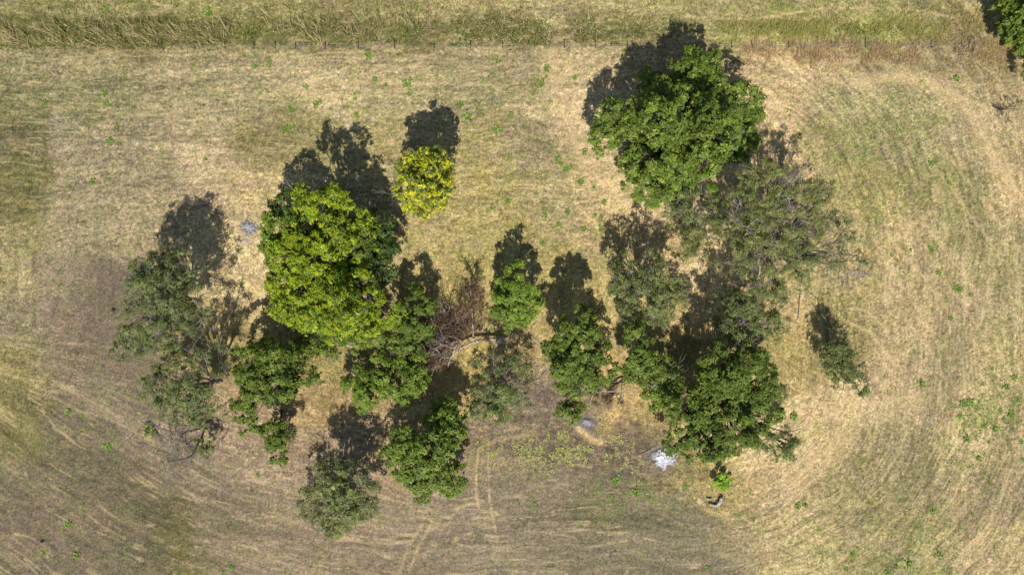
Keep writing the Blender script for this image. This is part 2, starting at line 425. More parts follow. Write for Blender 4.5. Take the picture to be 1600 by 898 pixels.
def axis(lo, hi, step):
    inner = np.arange(lo, hi + step * .5, step)
    e = [step * 2]
    while sum(e) < 900: e.append(e[-1] * 1.35)
    e = np.cumsum(e)
    return np.concatenate([(lo - e)[::-1], inner, hi + e])
gx = axis(-63, 63, 0.115); gy = axis(-37, 37, 0.115)
GX, GY = np.meshgrid(gx, gy)
nY, nX = GX.shape
V = np.stack([GX.ravel(), GY.ravel(), ground_height(GX, GY).ravel()], 1)
i = np.arange(nX - 1)[None, :] + (np.arange(nY - 1) * nX)[:, None]
F = np.stack([i, i + 1, i + nX + 1, i + nX], -1).reshape(-1, 4)
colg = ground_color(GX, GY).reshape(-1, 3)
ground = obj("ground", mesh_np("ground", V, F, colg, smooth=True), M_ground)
tag(ground, "mown dry stubble field with bare soil and green patches", "field", kind="structure")

# ------------------------------------------------------------------ grass
def blades(P, L, W, lean, col, seg=2, curve=0.5, az=None, tipw=0.0):
    """P (n,3) roots; L,W,lean (n,) ; returns V,F,C of ribbon blades"""
    n = len(P)
    if az is None: az = rng.uniform(0, 2 * np.pi, n)
    d = np.stack([np.cos(az), np.sin(az), np.zeros(n)], 1)
    sd_a = az + np.pi / 2 + rng.normal(0, 0.4, n)
    side = np.stack([np.cos(sd_a), np.sin(sd_a), np.zeros(n)], 1)
    Vs = []
    for k in range(seg + 1):
        t = k / seg
        a = lean * (1 - curve + curve * 2 * t)            # angle from vertical grows to the tip
        pos = P + d * (L * t * np.sin(np.clip(a, 0, 1.5)))[:, None] + np.array([0, 0, 1]) * (L * t * np.cos(np.clip(a, 0, 1.5)))[:, None]
        w = (W * (1 - t * (1 - tipw)) * 0.5)[:, None]
        Vs += [pos - side * w, pos + side * w]
    V = np.stack(Vs, 1)                                     # n, 2(seg+1), 3
    base = (np.arange(n) * 2 * (seg + 1))[:, None]
    Fs = [base + np.array([[2 * k, 2 * k + 1, 2 * k + 3, 2 * k + 2]]) for k in range(seg)]
    F = np.stack(Fs, 1).reshape(-1, 4)
    Cc = np.repeat(col, 2 * (seg + 1), axis=0)
    return V.reshape(-1, 3), F, Cc

def join(parts):
    Vs, Fs, Cs = [], [], []; off = 0
    for V, F, Cc in parts:
        Vs.append(V); Fs.append(F + off); Cs.append(Cc); off += len(V)
    return np.concatenate(Vs), np.concatenate(Fs), np.concatenate(Cs)

# short stubble over the whole field
n = 420000
P = np.zeros((n, 3)); P[:, 0] = rng.uniform(-62, 62, n); P[:, 1] = rng.uniform(-36, 36, n)
keep = rng.random(n) < (0.35 + 0.9 * fbm(P[:, 0] / 1.6, P[:, 1] / 1.6, 101, 3, .6)) * (1 - .55 * soil_mask(P[:, 0] / S + 800, 449 - P[:, 1] / S))
P = P[keep]; n = len(P)
P[:, 2] = ground_height(P[:, 0], P[:, 1]) - 0.01
cc = ground_color(P[:, 0], P[:, 1])
j = rng.random(n)
mul = np.where(j < 0.62, rng.uniform(0.6, 1.1, n), rng.uniform(1.15, 2.0, n))[:, None]
cc = cc * mul * np.where((rng.random(n) < .22)[:, None], np.array([[.72, .92, .55]]), np.array([[1.0, 1.0, 1.0]]))
L = rng.uniform(0.08, 0.26, n) * np.where(rng.random(n) < .06, 1.8, 1.0)
st = blades(P, L, rng.uniform(0.02, 0.055, n), rng.uniform(0.4, 1.5, n), np.clip(cc, 0, .85), seg=1, tipw=0.3)
me = mesh_np("short_grass", st[0], st[1], st[2])
tag(obj("short_grass", me, M_grass), "short dry stubble grass covering the mown field", "grass", kind="stuff")

# deeper golden grass under and round the grove
def region_points(regs, dens):
    out = []
    for (x, y, rx, ry) in regs:
        m = int(dens * rx * ry * S * S * 3.1)
        a = rng.uniform(0, 2 * np.pi, m); r = np.sqrt(rng.random(m))
        q = np.stack([x + rx * r * np.cos(a), y + ry * r * np.sin(a)], 1)
        out.append(q)
    q = np.concatenate(out)
    X = (q[:, 0] - 800) * S; Y = (449 - q[:, 1]) * S
    k = fbm(X / 1.1, Y / 1.1, 111, 3, .6) > 0.47
    X, Y = X[k], Y[k]
    return np.stack([X, Y, ground_height(X, Y) - 0.01], 1)
P = region_points([(720, 600, 75, 45), (990, 640, 75, 45), (510, 600, 55, 60), (1120, 765, 50, 30), (340, 540, 60, 70), (1240, 560, 50, 60),
                   (700, 480, 60, 50), (1080, 560, 70, 60), (860, 480, 50, 40), (930, 685, 25, 10), (560, 620, 70, 30), (1110, 795, 30, 12), (640, 540, 70, 30), (440, 560, 60, 50)], 34)
n = len(P)
cb = np.array([lin((204, 180, 122)), lin((182, 160, 104)), lin((150, 148, 80)), lin((224, 204, 152))])
cc = cb[rng.choice(4, n, p=[.35, .3, .2, .15])] * rng.uniform(.75, 1.1, (n, 1))
st = blades(P, rng.uniform(.2, .6, n), rng.uniform(.025, .05, n), rng.uniform(.3, 1.2, n), cc, seg=2, tipw=.2)
tag(obj("long_dry_grass", mesh_np("long_dry_grass", *st), M_grass), "longer golden dry grass growing in clumps beneath the grove", "grass", kind="stuff")

# tall reed-like stalks in the strip along the top
parts = []
def stalk_patch(n, x0, x1, y0, y1, Lr, Wr, cols, pr, leanr, azc, azs, thr, seg=4, clump=1.8):
    q = np.stack([rng.uniform(x0, x1, n), rng.uniform(y0, y1, n)], 1) if x1 - x0 > 1000 else np.stack([rng.normal((x0 + x1) / 2, (x1 - x0) / 3.2, n), rng.normal((y0 + y1) / 2, (y1 - y0) / 3.2, n)], 1)
    jg = fbm(q[:, 0] / 22, q[:, 0] / 9 + y0, 127, 3, .6)
    q = q[(q[:, 1] < y1 + 8 - 26 * jg) & (q[:, 1] > y0 - 8 + 18 * fbm(q[:, 0] / 30 + 7, q[:, 0] / 13, 128, 3, .6))]
    X = (q[:, 0] - 800) * S; Y = (449 - q[:, 1]) * S
    k = fbm(X / clump, Y / clump * 1.3, 121, 3, .6) > thr
    X, Y = X[k], Y[k]; n = len(X)
    n = len(X)
    P = np.stack([X, Y, ground_height(X, Y) - .02], 1)
    cb = np.array([lin(c) for c in cols])
    cc = cb[rng.choice(len(cols), n, p=pr)] * rng.uniform(.7, 1.12, (n, 1))
    az = np.where(rng.random(n) < .72, rng.normal(azc, azs, n), rng.uniform(0, 6.28, n))
    parts.append(blades(P, rng.uniform(*Lr, n), rng.uniform(*Wr, n), rng.uniform(*leanr, n), cc, seg=seg, curve=.55, az=az, tipw=.35))
straw = [(208, 188, 136), (170, 150, 96), (126, 136, 66), (92, 106, 48), (232, 216, 170), (122, 92, 58)]
stalk_patch(3600, -20, 260, 36, 80, (.5, 1.8), (.035, .065), straw, [.2, .2, .22, .22, .09, .07], (.5, 1.3), 2.6, .6, .42)
stalk_patch(2600, 200, 330, 36, 80, (.5, 1.4), (.035, .06), straw, [.2, .2, .24, .22, .08, .06], (.5, 1.3), 2.5, .4, .42)
stalk_patch(1500, 330, 480, 28, 76, (.6, 1.6), (.035, .06), straw, [.25, .22, .22, .18, .08, .05], (.4, 1.2), 2.2, .8, .52)
stalk_patch(3600, 470, 720, 30, 74, (.4, 1.6), (.035, .06), straw, [.2, .2, .22, .25, .08, .05], (.4, 1.35), 2.1, 1.0, .52)
stalk_patch(3200, 700, 1010, 30, 76, (.4, 1.4), (.035, .055), straw, [.16, .2, .24, .28, .07, .05], (.4, 1.35), 1.9, 1.1, .55)
stalk_patch(9000, -20, 1620, -12, 34, (.25, .8), (.03, .05), straw, [.26, .24, .25, .15, .07, .03], (.4, 1.2), 2.0, 1.2, .50, seg=2)
stalk_patch(7500, 1110, 1480, 30, 66, (.25, .75), (.03, .055), [(176, 176, 90), (146, 150, 72), (196, 184, 120), (168, 150, 98)], [.25, .25, .25, .25], (.3, 1.1), 1.6, 1.2, .50, seg=2)
stalk_patch(7000, 1090, 1530, 62, 108, (.25, .7), (.03, .05), [(204, 172, 128), (180, 146, 108), (150, 122, 92), (170, 160, 100)], [.36, .34, .18, .12], (.3, 1.1), 1.6, .8, .44, seg=2)
stalk_patch(4200, 1440, 1620, 10, 130, (.25, .7), (.03, .05), [(206, 180, 122), (176, 150, 98), (158, 146, 84)], [.4, .36, .24], (.3, 1.2), 1.0, 1.0, .46, seg=2)
for (x0, x1, y0, y1, m_) in [(0, 340, 30, 84, 1500), (340, 480, 28, 76, 350), (480, 1010, 26, 80, 2300), (1180, 1480, 34, 62, 700), (0, 1000, 0, 30, 500)]:
    stalk_patch(m_, x0, x1, y0, y1, (.18, .5), (.09, .16), [(96, 122, 46), (70, 92, 40), (132, 152, 62), (112, 120, 60)], [.3, .3, .2, .2], (.5, 1.5), 0, 3, .5, seg=2, clump=1.4)
V_, F_, C_ = join(parts)
tag(obj("tall_grass", mesh_np("tall_grass", V_, F_, C_), M_grass), "tall straw coloured reeds and rank grass along the top field margin", "tall grass", kind="stuff")

# ------------------------------------------------------------------ tubes and branches
class Tubes:
    def __init__(s): s.V = []; s.F = []; s.n = 0
    def add(s, pts, rad, sides=6):
        pts = np.asarray(pts, float); m = len(pts)
        rad = np.broadcast_to(rad, (m,)) if np.ndim(rad) == 0 else np.asarray(rad, float)
        tg = np.gradient(pts, axis=0); tg /= (np.linalg.norm(tg, axis=1, keepdims=True) + 1e-9)
        ref = np.array([0, 0, 1.0]) if abs(tg[0, 2]) < .9 else np.array([1.0, 0, 0])
        u = np.cross(tg, ref); u /= (np.linalg.norm(u, axis=1, keepdims=True) + 1e-9)
        v = np.cross(tg, u)
        a = np.linspace(0, 2 * np.pi, sides, endpoint=False)
        ring = pts[:, None, :] + rad[:, None, None] * (np.cos(a)[None, :, None] * u[:, None, :] + np.sin(a)[None, :, None] * v[:, None, :])
        s.V.append(ring.reshape(-1, 3))
        b = s.n
        for k in range(m - 1):
            for q in range(sides):
                q2 = (q + 1) % sides
                s.F.append((b + k * sides + q, b + k * sides + q2, b + (k + 1) * sides + q2, b + (k + 1) * sides + q))
        s.n += m * sides
    def mesh(s, name, origin=(0, 0, 0)):
        return mesh_np(name, np.concatenate(s.V) - np.asarray(origin), np.array(s.F), smooth=True)

def bez(a, b, bend, k=6, jit=0.0):
    a = np.asarray(a, float); b = np.asarray(b, float)
    mid = (a + b) / 2 + bend
    t = np.linspace(0, 1, k)[:, None]
    p = (1 - t) ** 2 * a + 2 * t * (1 - t) * mid + t ** 2 * b
    if jit: p[1:-1] += rng.normal(0, jit, (k - 2, 3))
    return p

def twigs(T, p, d, L, r, depth, spread=.6, sides=4, minr=.012, up=0.0):
    """bare recursive branching"""
    d = d / (np.linalg.norm(d) + 1e-9)
    k = 4
    pts = [p]
    dd = d.copy()
    for i in range(k):
        dd = dd + rng.normal(0, .13, 3) + np.array([0, 0, up]); dd /= np.linalg.norm(dd)
        q = pts[-1] + dd * L / k
        q[2] = max(q[2], 0.08)
        pts.append(q)
    T.add(pts, np.linspace(r, max(r * .55, minr), k + 1), sides if depth > 0 else 3)
    if depth > 0:
        for i in range(rng.integers(2, 4)):
            t = rng.integers(2, k + 1)
            nd = dd + rng.normal(0, spread, 3)
            twigs(T, np.array(pts[t]), nd, L * rng.uniform(.5, .8), max(r * .55, minr), depth - 1, spread, sides, minr, up)

# ------------------------------------------------------------------ foliage
def unit(n): 
    v = rng.normal(size=(n, 3)); return v / np.linalg.norm(v, axis=1, keepdims=True)

STY = {
    # leaf length, width, puff radius, puffs per area, clusters per puff, leaves per cluster, cluster radius, colours, shell
    'bright': dict(L=.24, W=.15, pr=.72, cov=1.5, nc=17, nl=10, cr=.27, cols=[(.32, .41, .016), (.23, .33, .018), (.44, .50, .02), (.10, .17, .020)], p=[.36, .3, .2, .14], lo=.72),
    'dark': dict(L=.25, W=.15, pr=.66, cov=1.7, nc=15, nl=9, cr=.24, cols=[(.17, .25, .030), (.22, .30, .036), (.105, .17, .028), (.30, .37, .06)], p=[.32, .32, .16, .2], lo=.78),
    'deep': dict(L=.25, W=.15, pr=.66, cov=1.4, nc=15, nl=9, cr=.24, cols=[(.075, .130, .022), (.10, .165, .026), (.055, .10, .020), (.14, .20, .035)], p=[.32, .32, .16, .2], lo=.6),  # darker leaves: own tone on lower branches, painted shade in crown gaps
    'mid': dict(L=.26, W=.14, pr=.62, cov=1.25, nc=14, nl=9, cr=.26, cols=[(.15, .22, .026), (.19, .26, .032), (.10, .155, .024), (.26, .32, .05)], p=[.35, .3, .2, .15], lo=.5),
    'fresh': dict(L=.26, W=.15, pr=.60, cov=1.25, nc=15, nl=9, cr=.24, cols=[(.21, .31, .032), (.155, .24, .028), (.29, .38, .05)], p=[.4, .35, .25], lo=.5),
    'sparse': dict(L=.20, W=.09, pr=.58, cov=1.12, nc=13, nl=10, cr=.32, cols=[(.19, .235, .066), (.25, .29, .082), (.12, .16, .050), (.35, .37, .14)], p=[.35, .3, .2, .15], lo=.25),
    'feather': dict(L=.19, W=.085, pr=.60, cov=1.15, nc=12, nl=10, cr=.38, cols=[(.22, .255, .066), (.28, .30, .085), (.15, .185, .052), (.37, .37, .13)], p=[.35, .3, .2, .15], lo=.2),
    'thin': dict(L=.19, W=.09, pr=.62, cov=.95, nc=9, nl=9, cr=.38, cols=[(.22, .26, .09), (.28, .31, .11), (.17, .21, .07)], p=[.4, .35, .25], lo=.2),
    'yellow': dict(L=.24, W=.16, pr=.5, cov=1.25, nc=12, nl=8, cr=.22, cols=[(.78, .72, .03), (.50, .54, .03), (.24, .29, .06), (.14, .18, .04)], p=[.26, .24, .28, .22], lo=.4),
    'pale': dict(gap=.36, L=.22, W=.11, pr=.6, cov=1.25, nc=10, nl=9, cr=.34, cols=[(.23, .27, .075), (.30, .34, .10), (.15, .19, .055), (.42, .43, .15)], p=[.35, .3, .2, .15], lo=.2),
    'brown': dict(L=.14, W=.07, pr=.5, cov=.8, nc=9, nl=7, cr=.3, cols=[(.25, .15, .09), (.38, .24, .15), (.07, .045, .035)], p=[.4, .3, .3], lo=.2),
}

def foliage(lobes, dens=1.0):
    """lobes: (centre, R, flat, style). returns V,F,C plus puff centres per lobe for the twigs"""
    parts = []; puffs = []
    for (c, R, flat, sty) in lobes:
        s = STY[sty]; s.setdefault('gap', {'bright': .32, 'dark': .27, 'deep': .3, 'mid': .37, 'fresh': .34, 'yellow': .37}.get(sty, .45)); s.setdefault('gf', .55 if s['gap'] < .3 else .8)
        nP = max(3, int(s['cov'] * dens * 2.6 * R * R / (s['pr'] ** 2)))
        d = unit(nP * 3); d = d[d[:, 2] > -.45][:nP]; nP = len(d)
        rr = R * rng.uniform(s['lo'], 1.0, nP) ** .7
        rr *= 0.66 + 0.72 * vn(np.arctan2(d[:, 1], d[:, 0]) * 1.6 + 20 + c[0], d[:, 2] * 2 + 9 + c[1], 5)   # lumpy outline
        pc = c + d * rr[:, None] * np.array([1, 1, flat])
        g = .6 * vn(pc[:, 0] * s['gf'] + pc[:, 2] * .45 + 50, pc[:, 1] * s['gf'] - pc[:, 2] * .3 + 50, 7) + .4 * vn(pc[:, 0] * 1.7 + 9, pc[:, 1] * 1.7 + 5, 8)
        kp = g > s['gap']; kp[:3] = True
        pc, d = pc[kp], d[kp]; nP = len(pc)
        pr = s['pr'] * rng.uniform(.65, 1.3, nP) * min(1, R / 1.6 + .25)
        pbr = rng.uniform(.82, 1.18, nP)
        puffs.append(pc)
        nc = s['nc']
        cd = unit(nP * nc).reshape(nP, nc, 3)
        cd = cd + d[:, None, :] * .45 + np.array([0, 0, .45]); cd /= np.linalg.norm(cd, axis=2, keepdims=True)
        cc = pc[:, None, :] + cd * (pr[:, None] * rng.uniform(.45, 1.08, (nP, nc)))[:, :, None] * np.array([1, 1, .75])
        nl = s['nl']; m = nP * nc * nl
        out = np.repeat(cd.reshape(-1, 3), nl, axis=0)
        pos = np.repeat(cc.reshape(-1, 3), nl, axis=0) + unit(m) * s['cr'] * rng.uniform(.2, 1, (m, 1)) * .6
        ax = unit(m) + out * .35; 
        nr = out * .8 + np.array([0, 0, .75]) + unit(m) * .62
        ax -= nr * (np.sum(ax * nr, 1) / np.sum(nr * nr, 1))[:, None]
        ax /= np.linalg.norm(ax, axis=1, keepdims=True); nr /= np.linalg.norm(nr, axis=1, keepdims=True)
        sd = np.cross(ax, nr)
        L = (s['L'] * rng.uniform(.7, 1.25, m))[:, None]; W = (s['W'] * rng.uniform(.7, 1.2, m))[:, None]
        v0 = pos; v2 = pos + ax * L - nr * L * .12
        v1 = pos + ax * L * .5 + sd * W * .5; v3 = pos + ax * L * .5 - sd * W * .5
        V = np.stack([v0, v1, v2, v3], 1).reshape(-1, 3)
        V[:, 2] = np.maximum(V[:, 2], .03)
        F = np.arange(m * 4).reshape(m, 4)
        cb = np.array(s['cols'])
        ci = rng.choice(len(cb), (nP * nc), p=s['p'])
        col = np.repeat(cb[ci] * (np.repeat(pbr, nc) * rng.uniform(.85, 1.15, nP * nc))[:, None], nl, axis=0) * rng.uniform(.8, 1.2, (m, 1))
        parts.append((V, F, np.repeat(np.clip(col, 0, .8), 4, axis=0)))
    return join(parts), puffs

CROWN = 1.04
def tree(name, label, cat, base, lobes, sty='mid', r0=.22, bark=None, group=None, flat=.75, dens=1.0, forkh=.3, dead=None, twigp=.6, stems=1, dry=False):
    """base: photo pixel of the foot. lobes: (px, py, r_px, z[, style]) as seen in the photo, at height z"""
    bark = bark or (M_twig if sty in ('sparse', 'feather', 'pale') else M_bark)
    b = gp(*base); b[2] = ground_height(np.array(b[0]), np.array(b[1])) - .03
    root = empty(name, tuple(b)); tag(root, label, cat, group)
    L3 = []
    for l in lobes:
        R = l[2] * S * (H - l[3]) / H * CROWN * (1.0 if (l[4] if len(l) > 4 else sty) in ('bright', 'dark', 'deep') else 1.12) * rng.uniform(.88, 1.1)
        z = max(l[3] + rng.normal(0, .11 * l[3]), .6 * R * flat); c = gp(l[0], l[1], z)
        L3.append((c, R, min(flat, max(.25, (z - .15) / R)), l[4] if len(l) > 4 else sty))
    (V, F, Cc), puffs = foliage(L3, dens)
    T = Tubes()
    cen = np.mean([l[0] for l in L3], axis=0); zt = max(l[0][2] for l in L3)
    ends = [[] for _ in L3]
    for k in range(stems):
        off = np.array([rng.normal(0, .25), rng.normal(0, .25), 0]) if stems > 1 else np.zeros(3)
        fork = b + (cen - b) * forkh + off; fork[2] = max(.5, zt * forkh)
        T.add(bez(b + off * .5, fork, rng.normal(0, .12, 3), 6, .03), np.linspace(r0 * 1.25, r0 * .85, 6), 8)
        for i, ((c, R, fl, _), pc) in enumerate(zip(L3, puffs)):
            if i % stems != k: continue
            end = c + np.array([0, 0, R * .1])
            dist = np.linalg.norm(end - fork)
            rl = max(.045, r0 * .55 * min(1, R / 2.2 + .2))
            pts = bez(fork, end, np.array([rng.normal(0, .1), rng.normal(0, .1), -.12]) * dist, 7, .05)
            T.add(pts, np.linspace(rl, rl * .45, 7), 6)
            for q in pc:
                if rng.random() < twigp:
                    t = rng.integers(2, 7)
                    sp = bez(pts[t], q, rng.normal(0, .12, 3), 5, .05)
                    T.add(sp, np.linspace(rl * .30, .016, 5), 4); ends[i].append(sp[-1].copy())
    for (c, R_, fl, st_), tips in zip(L3, ends):
        if st_ in ('sparse', 'feather', 'thin', 'pale'):
            for q in tips[:max(2, int(len(tips) * .35))]:
                twigs(T, q, (q - c) + np.array([0, 0, .5]), rng.uniform(.7, 1.3), .024, 2, .6, minr=.014)
    obj("trunk", T.mesh("trunk", b), bark, root)
    cr = obj("crown", mesh_np("crown", V - b, F, Cc), M_dryleaf if dry else M_leaf, root)
    if dead:
        for (p0, p1, z0, z1, r, depth, m) in dead:
            D = Tubes(); a = gp(*p0, z0); e = gp(*p1, z1)
            pts = bez(a, e, rng.normal(0, .12, 3), 6, .05)
            D.add(pts, np.linspace(r, r * .6, 6), 6)
            for t in (2, 3, 4, 5, 5):
                twigs(D, pts[t].copy(), (e - a) / np.linalg.norm(e - a) + rng.normal(0, .5, 3), np.linalg.norm(e - a) * .5, r * .5, depth, .55)
            tag(obj("dead_branch", D.mesh("dead_branch", b), m, root))
    return root

# ------------------------------------------------------------------ the trees
tree("broadleaf_tree", "largest bright yellow-green broadleaf tree, left of centre, with a bare twig poking from its top", "tree", (535, 402), [
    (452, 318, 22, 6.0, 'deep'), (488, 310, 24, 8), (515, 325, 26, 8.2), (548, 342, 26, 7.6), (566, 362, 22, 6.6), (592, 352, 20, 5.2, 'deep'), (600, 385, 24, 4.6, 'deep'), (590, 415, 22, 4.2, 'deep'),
    (436, 352, 22, 6, 'fresh'), (428, 388, 22, 5.2, 'mid'), (466, 350, 24, 6.6, 'dark'), (482, 372, 30, 8.4), (520, 370, 30, 9), (555, 385, 26, 6.6, 'mid'), (452, 402, 28, 7.2), (492, 405, 30, 8.4), (530, 412, 22, 6.6, 'dark'),
    (448, 445, 28, 7), (486, 448, 32, 8.4), (525, 448, 30, 8.6), (562, 440, 24, 7.2), (458, 478, 28, 6.6), (495, 482, 32, 7.8), (535, 480, 30, 8), (572, 470, 26, 7), (600, 492, 24, 6), (560, 500, 24, 6.2), (525, 506, 20, 6), (488, 502, 20, 5.6)],
    'bright', r0=.45, dens=1.0, dead=[((490, 345), (470, 305), 7.5, 9.6, .05, 2, M_pale)])
tree("dark_understory_tree", "small dark green tree tucked beneath the lower edge of the bright yellow-green tree", "tree", (560, 525), [
    (495, 522, 22, 3), (525, 528, 20, 2.8), (560, 530, 18, 2.6), (478, 535, 16, 2.5), (585, 520, 20, 3)], 'dark', r0=.12, dens=.7)
tree("flowering_tree", "small round tree covered in yellow blossom, standing alone above the bright green tree", "tree", (674, 298), [
    (650, 262, 24, 6.4), (680, 262, 26, 6.6), (642, 290, 24, 6), (672, 290, 28, 7), (695, 282, 18, 5.6, 'thin'), (655, 312, 20, 5.6), (685, 308, 18, 5.4)],
    'yellow', r0=.14, dead=[((645, 300), (612, 304), 4.5, 5.2, .04, 2, M_twig)])
tree("broad_crowned_tree", "biggest dark green dense tree, with a lobed round crown, at upper right near the fence", "tree", (1042, 230), [
    (1088, 112, 29, 6.8), (1058, 118, 20, 6.2), (1018, 130, 18, 5.4), (1035, 148, 20, 6.6), (1108, 128, 20, 6), (1150, 158, 26, 6.6), (1128, 165, 22, 7),
    (1078, 172, 32, 8.8), (1118, 198, 28, 8.2), (1038, 192, 27, 8.4), (1005, 180, 22, 7.2), (962, 186, 22, 5.6), (948, 210, 20, 5), (980, 208, 20, 5.6), (1072, 222, 30, 9.0),
    (1172, 190, 20, 5.4), (1148, 228, 24, 5, 'deep'), (1165, 222, 18, 4.8), (1035, 240, 25, 7.6), (1000, 252, 24, 6.6), (1098, 250, 28, 7.8), (1062, 268, 26, 7), (1025, 285, 27, 6.4), (1000, 292, 20, 5.4), (1055, 298, 22, 5.6),
    (1060, 145, 26, 3.4, 'deep'), (1100, 160, 26, 3.6, 'deep'), (1010, 222, 28, 3.6, 'deep'), (1130, 222, 24, 3.4, 'deep'), (1045, 220, 26, 4, 'deep')],  # low fill lobes: darker leaf colour paints the shade between lobes
    'dark', r0=.5, dens=1.0, flat=.85, dead=[((1020, 190), (1030, 178), 8.2, 9.6, .05, 1, M_twig), ((1140, 215), (1155, 210), 5.0, 6.4, .05, 1, M_twig)])
tree("edge_tree", "dark green tree cut off by the top right corner of the field view", "tree", (1588, 62), [
    (1584, 20, 20, 2.6), (1582, 46, 18, 2.4), (1606, 42, 32, 3.4), (1630, 20, 36, 4), (1602, 78, 16, 2.2), (1635, 75, 28, 3.4), (1612, 112, 16, 2.2, 'sparse')], 'dark', r0=.3)
tree("open_crown_tree", "grey-green open tree furthest left with a feathery crown leaning towards the bare field", "tree", (302, 452), [
    (238, 425, 30, 7.4), (268, 415, 24, 8), (222, 445, 24, 6.6), (258, 460, 32, 8.2), (290, 440, 26, 8.4, 'thin'), (228, 498, 30, 6.6), (200, 530, 22, 5.4), (250, 520, 30, 6.8), (280, 480, 28, 7.6, 'feather'),
    (305, 470, 24, 7, 'thin'), (262, 548, 18, 5.4), (185, 552, 11, 4.6), (290, 515, 20, 6, 'thin'), (225, 540, 16, 5)],
    'sparse', r0=.24, twigp=.9, dead=[((285, 525), (262, 560), 5.6, 6.0, .05, 2, M_twig), ((275, 500), (318, 520), 5.5, 6.5, .05, 2, M_twig)])
tree("spreading_tree", "grey-green spreading tree at lower left, standing above dark bare leaning stems", "tree", (345, 596), [
    (245, 600, 26, 6.4), (275, 588, 28, 7), (258, 622, 22, 6), (300, 612, 28, 7.6), (330, 600, 24, 7.2, 'feather'), (322, 575, 22, 7.6, 'thin'), (320, 635, 24, 6.2), (290, 640, 20, 5.6), (345, 565, 18, 7, 'thin')],
    'sparse', r0=.24, forkh=.2, twigp=.9, stems=2)
tree("lush_tree", "mid-green leafy tree below the bright yellow-green tree's left side", "tree", (432, 612), [
    (395, 565, 24, 5), (422, 558, 22, 5.2), (448, 572, 24, 5.2), (470, 588, 18, 4.4), (400, 592, 24, 5), (432, 598, 24, 5.4), (455, 605, 20, 4.6), (378, 618, 18, 4), (385, 645, 13, 3.4), (391, 668, 9, 3), (475, 560, 16, 4)],
    'mid', r0=.16, dead=[((400, 600), (395, 570), 4.6, 5.8, .04, 1, M_twig)])
tree("sapling_tree", "dark stemmed sapling carrying two small green tufts at lower left", "tree", (440, 640), [
    (428, 678, 16, 3.6), (442, 690, 14, 3.4), (420, 692, 10, 3), (438, 715, 10, 2.4), (455, 678, 8, 3, 'thin')], 'mid', r0=.09, bark=M_dark, forkh=.6)
tree("young_tree", "dark green tree squeezed between the bright tree and the fallen dead one", "tree", (645, 505), [
    (650, 475, 18, 4.4), (635, 495, 20, 4.6), (655, 505, 18, 4.4), (632, 525, 18, 3.8), (650, 540, 14, 3), (665, 485, 10, 3.4)], 'mid', r0=.12)
tree("shrubby_tree", "low wide green scrubby tree with three lobes, below the fallen brown tree", "shrub", (610, 570), [
    (560, 590, 22, 2.8), (578, 612, 20, 2.4), (566, 630, 12, 1.6), (600, 575, 22, 3.4), (620, 598, 24, 3.2), (645, 592, 20, 3), (640, 615, 16, 2.2), (600, 600, 16, 2.6), (655, 570, 14, 2.8), (548, 605, 12, 2)],
    'fresh', r0=.08, stems=3, dens=.7, dead=[((600, 560), (624, 545), 2.4, 3.4, .035, 2, M_twig)])
tree("centre_tree", "bright green small tree at centre with a pale stem, right beside the fallen dead tree", "tree", (797, 524), [
    (808, 440, 20, 4.8), (790, 458, 20, 4.6), (822, 455, 18, 4.6), (800, 475, 22, 4.8), (820, 480, 18, 4), (795, 495, 14, 3.2, 'mid'), (782, 475, 12, 3.6), (815, 500, 10, 3, 'mid')],
    'fresh', r0=.13, forkh=.35, bark=M_bark)
tree("tall_grove_tree", "tall green tree right of centre with a pointed top casting the cross shaped shadow", "tree", (893, 548), [
    (906, 500, 20, 7.6), (898, 520, 22, 8), (918, 522, 16, 7), (880, 540, 20, 6.6), (862, 545, 14, 5.6), (905, 545, 24, 8.2), (930, 548, 18, 6.6), (890, 568, 24, 7.4), (920, 575, 24, 7), (942, 580, 16, 5.8), (900, 598, 20, 6.2), (885, 622, 16, 5), (890, 642, 14, 4.4), (928, 560, 16, 6)],
    'mid', r0=.2, dens=1.05)
tree("feathery_round_tree", "round feathery grey-green tree between the tall green tree and the large open crowned tree", "tree", (1003, 455), [
    (985, 425, 24, 6.4), (1015, 420, 24, 6.6), (1040, 432, 20, 6, 'feather'), (975, 452, 22, 5.8), (1008, 455, 28, 7), (1042, 462, 26, 6.2, 'feather'), (988, 482, 22, 5.4), (1018, 490, 24, 5.6), (1050, 488, 18, 5, 'feather'), (1062, 460, 16, 5, 'thin')],
    'sparse', r0=.18, twigp=.8)
tree("twiggy_tree", "loose green tree with bare grey twigs on its right, below the bright centre tree", "tree", (785, 592), [
    (770, 575, 22, 4.4), (800, 572, 22, 4.4), (755, 600, 18, 3.8), (785, 600, 22, 4.4), (815, 595, 18, 3.6, 'thin'), (765, 628, 22, 3.4), (792, 632, 22, 3.4), (748, 640, 16, 2.8), (775, 648, 14, 2.6), (815, 625, 16, 3, 'thin')],
    'sparse', r0=.14, twigp=.9, dead=[((790, 600), (822, 625), 3, 3.6, .045, 2, M_pale), ((780, 590), (770, 560), 3.6, 4.6, .04, 2, M_twig)])
tree("dark_lobed_tree", "dark green four-lobed tree low in the grove, with a paler tuft at its top", "tree", (672, 700), [
    (688, 638, 15, 3.6, 'fresh'), (700, 652, 18, 3.8, 'fresh'), (700, 678, 20, 4.4), (682, 668, 16, 4.2), (632, 690, 20, 4.8), (618, 708, 16, 4.2), (645, 710, 20, 5), (678, 705, 24, 5.6), (650, 740, 24, 5.2), (680, 740, 24, 5.4),
    (706, 745, 20, 4.8), (655, 768, 14, 4), (707, 762, 12, 3.8), (630, 735, 14, 4.2)], 'dark', r0=.2, dens=1.05, dead=[((640, 712), (650, 732), 5.2, 6.2, .07, 1, M_pale)])
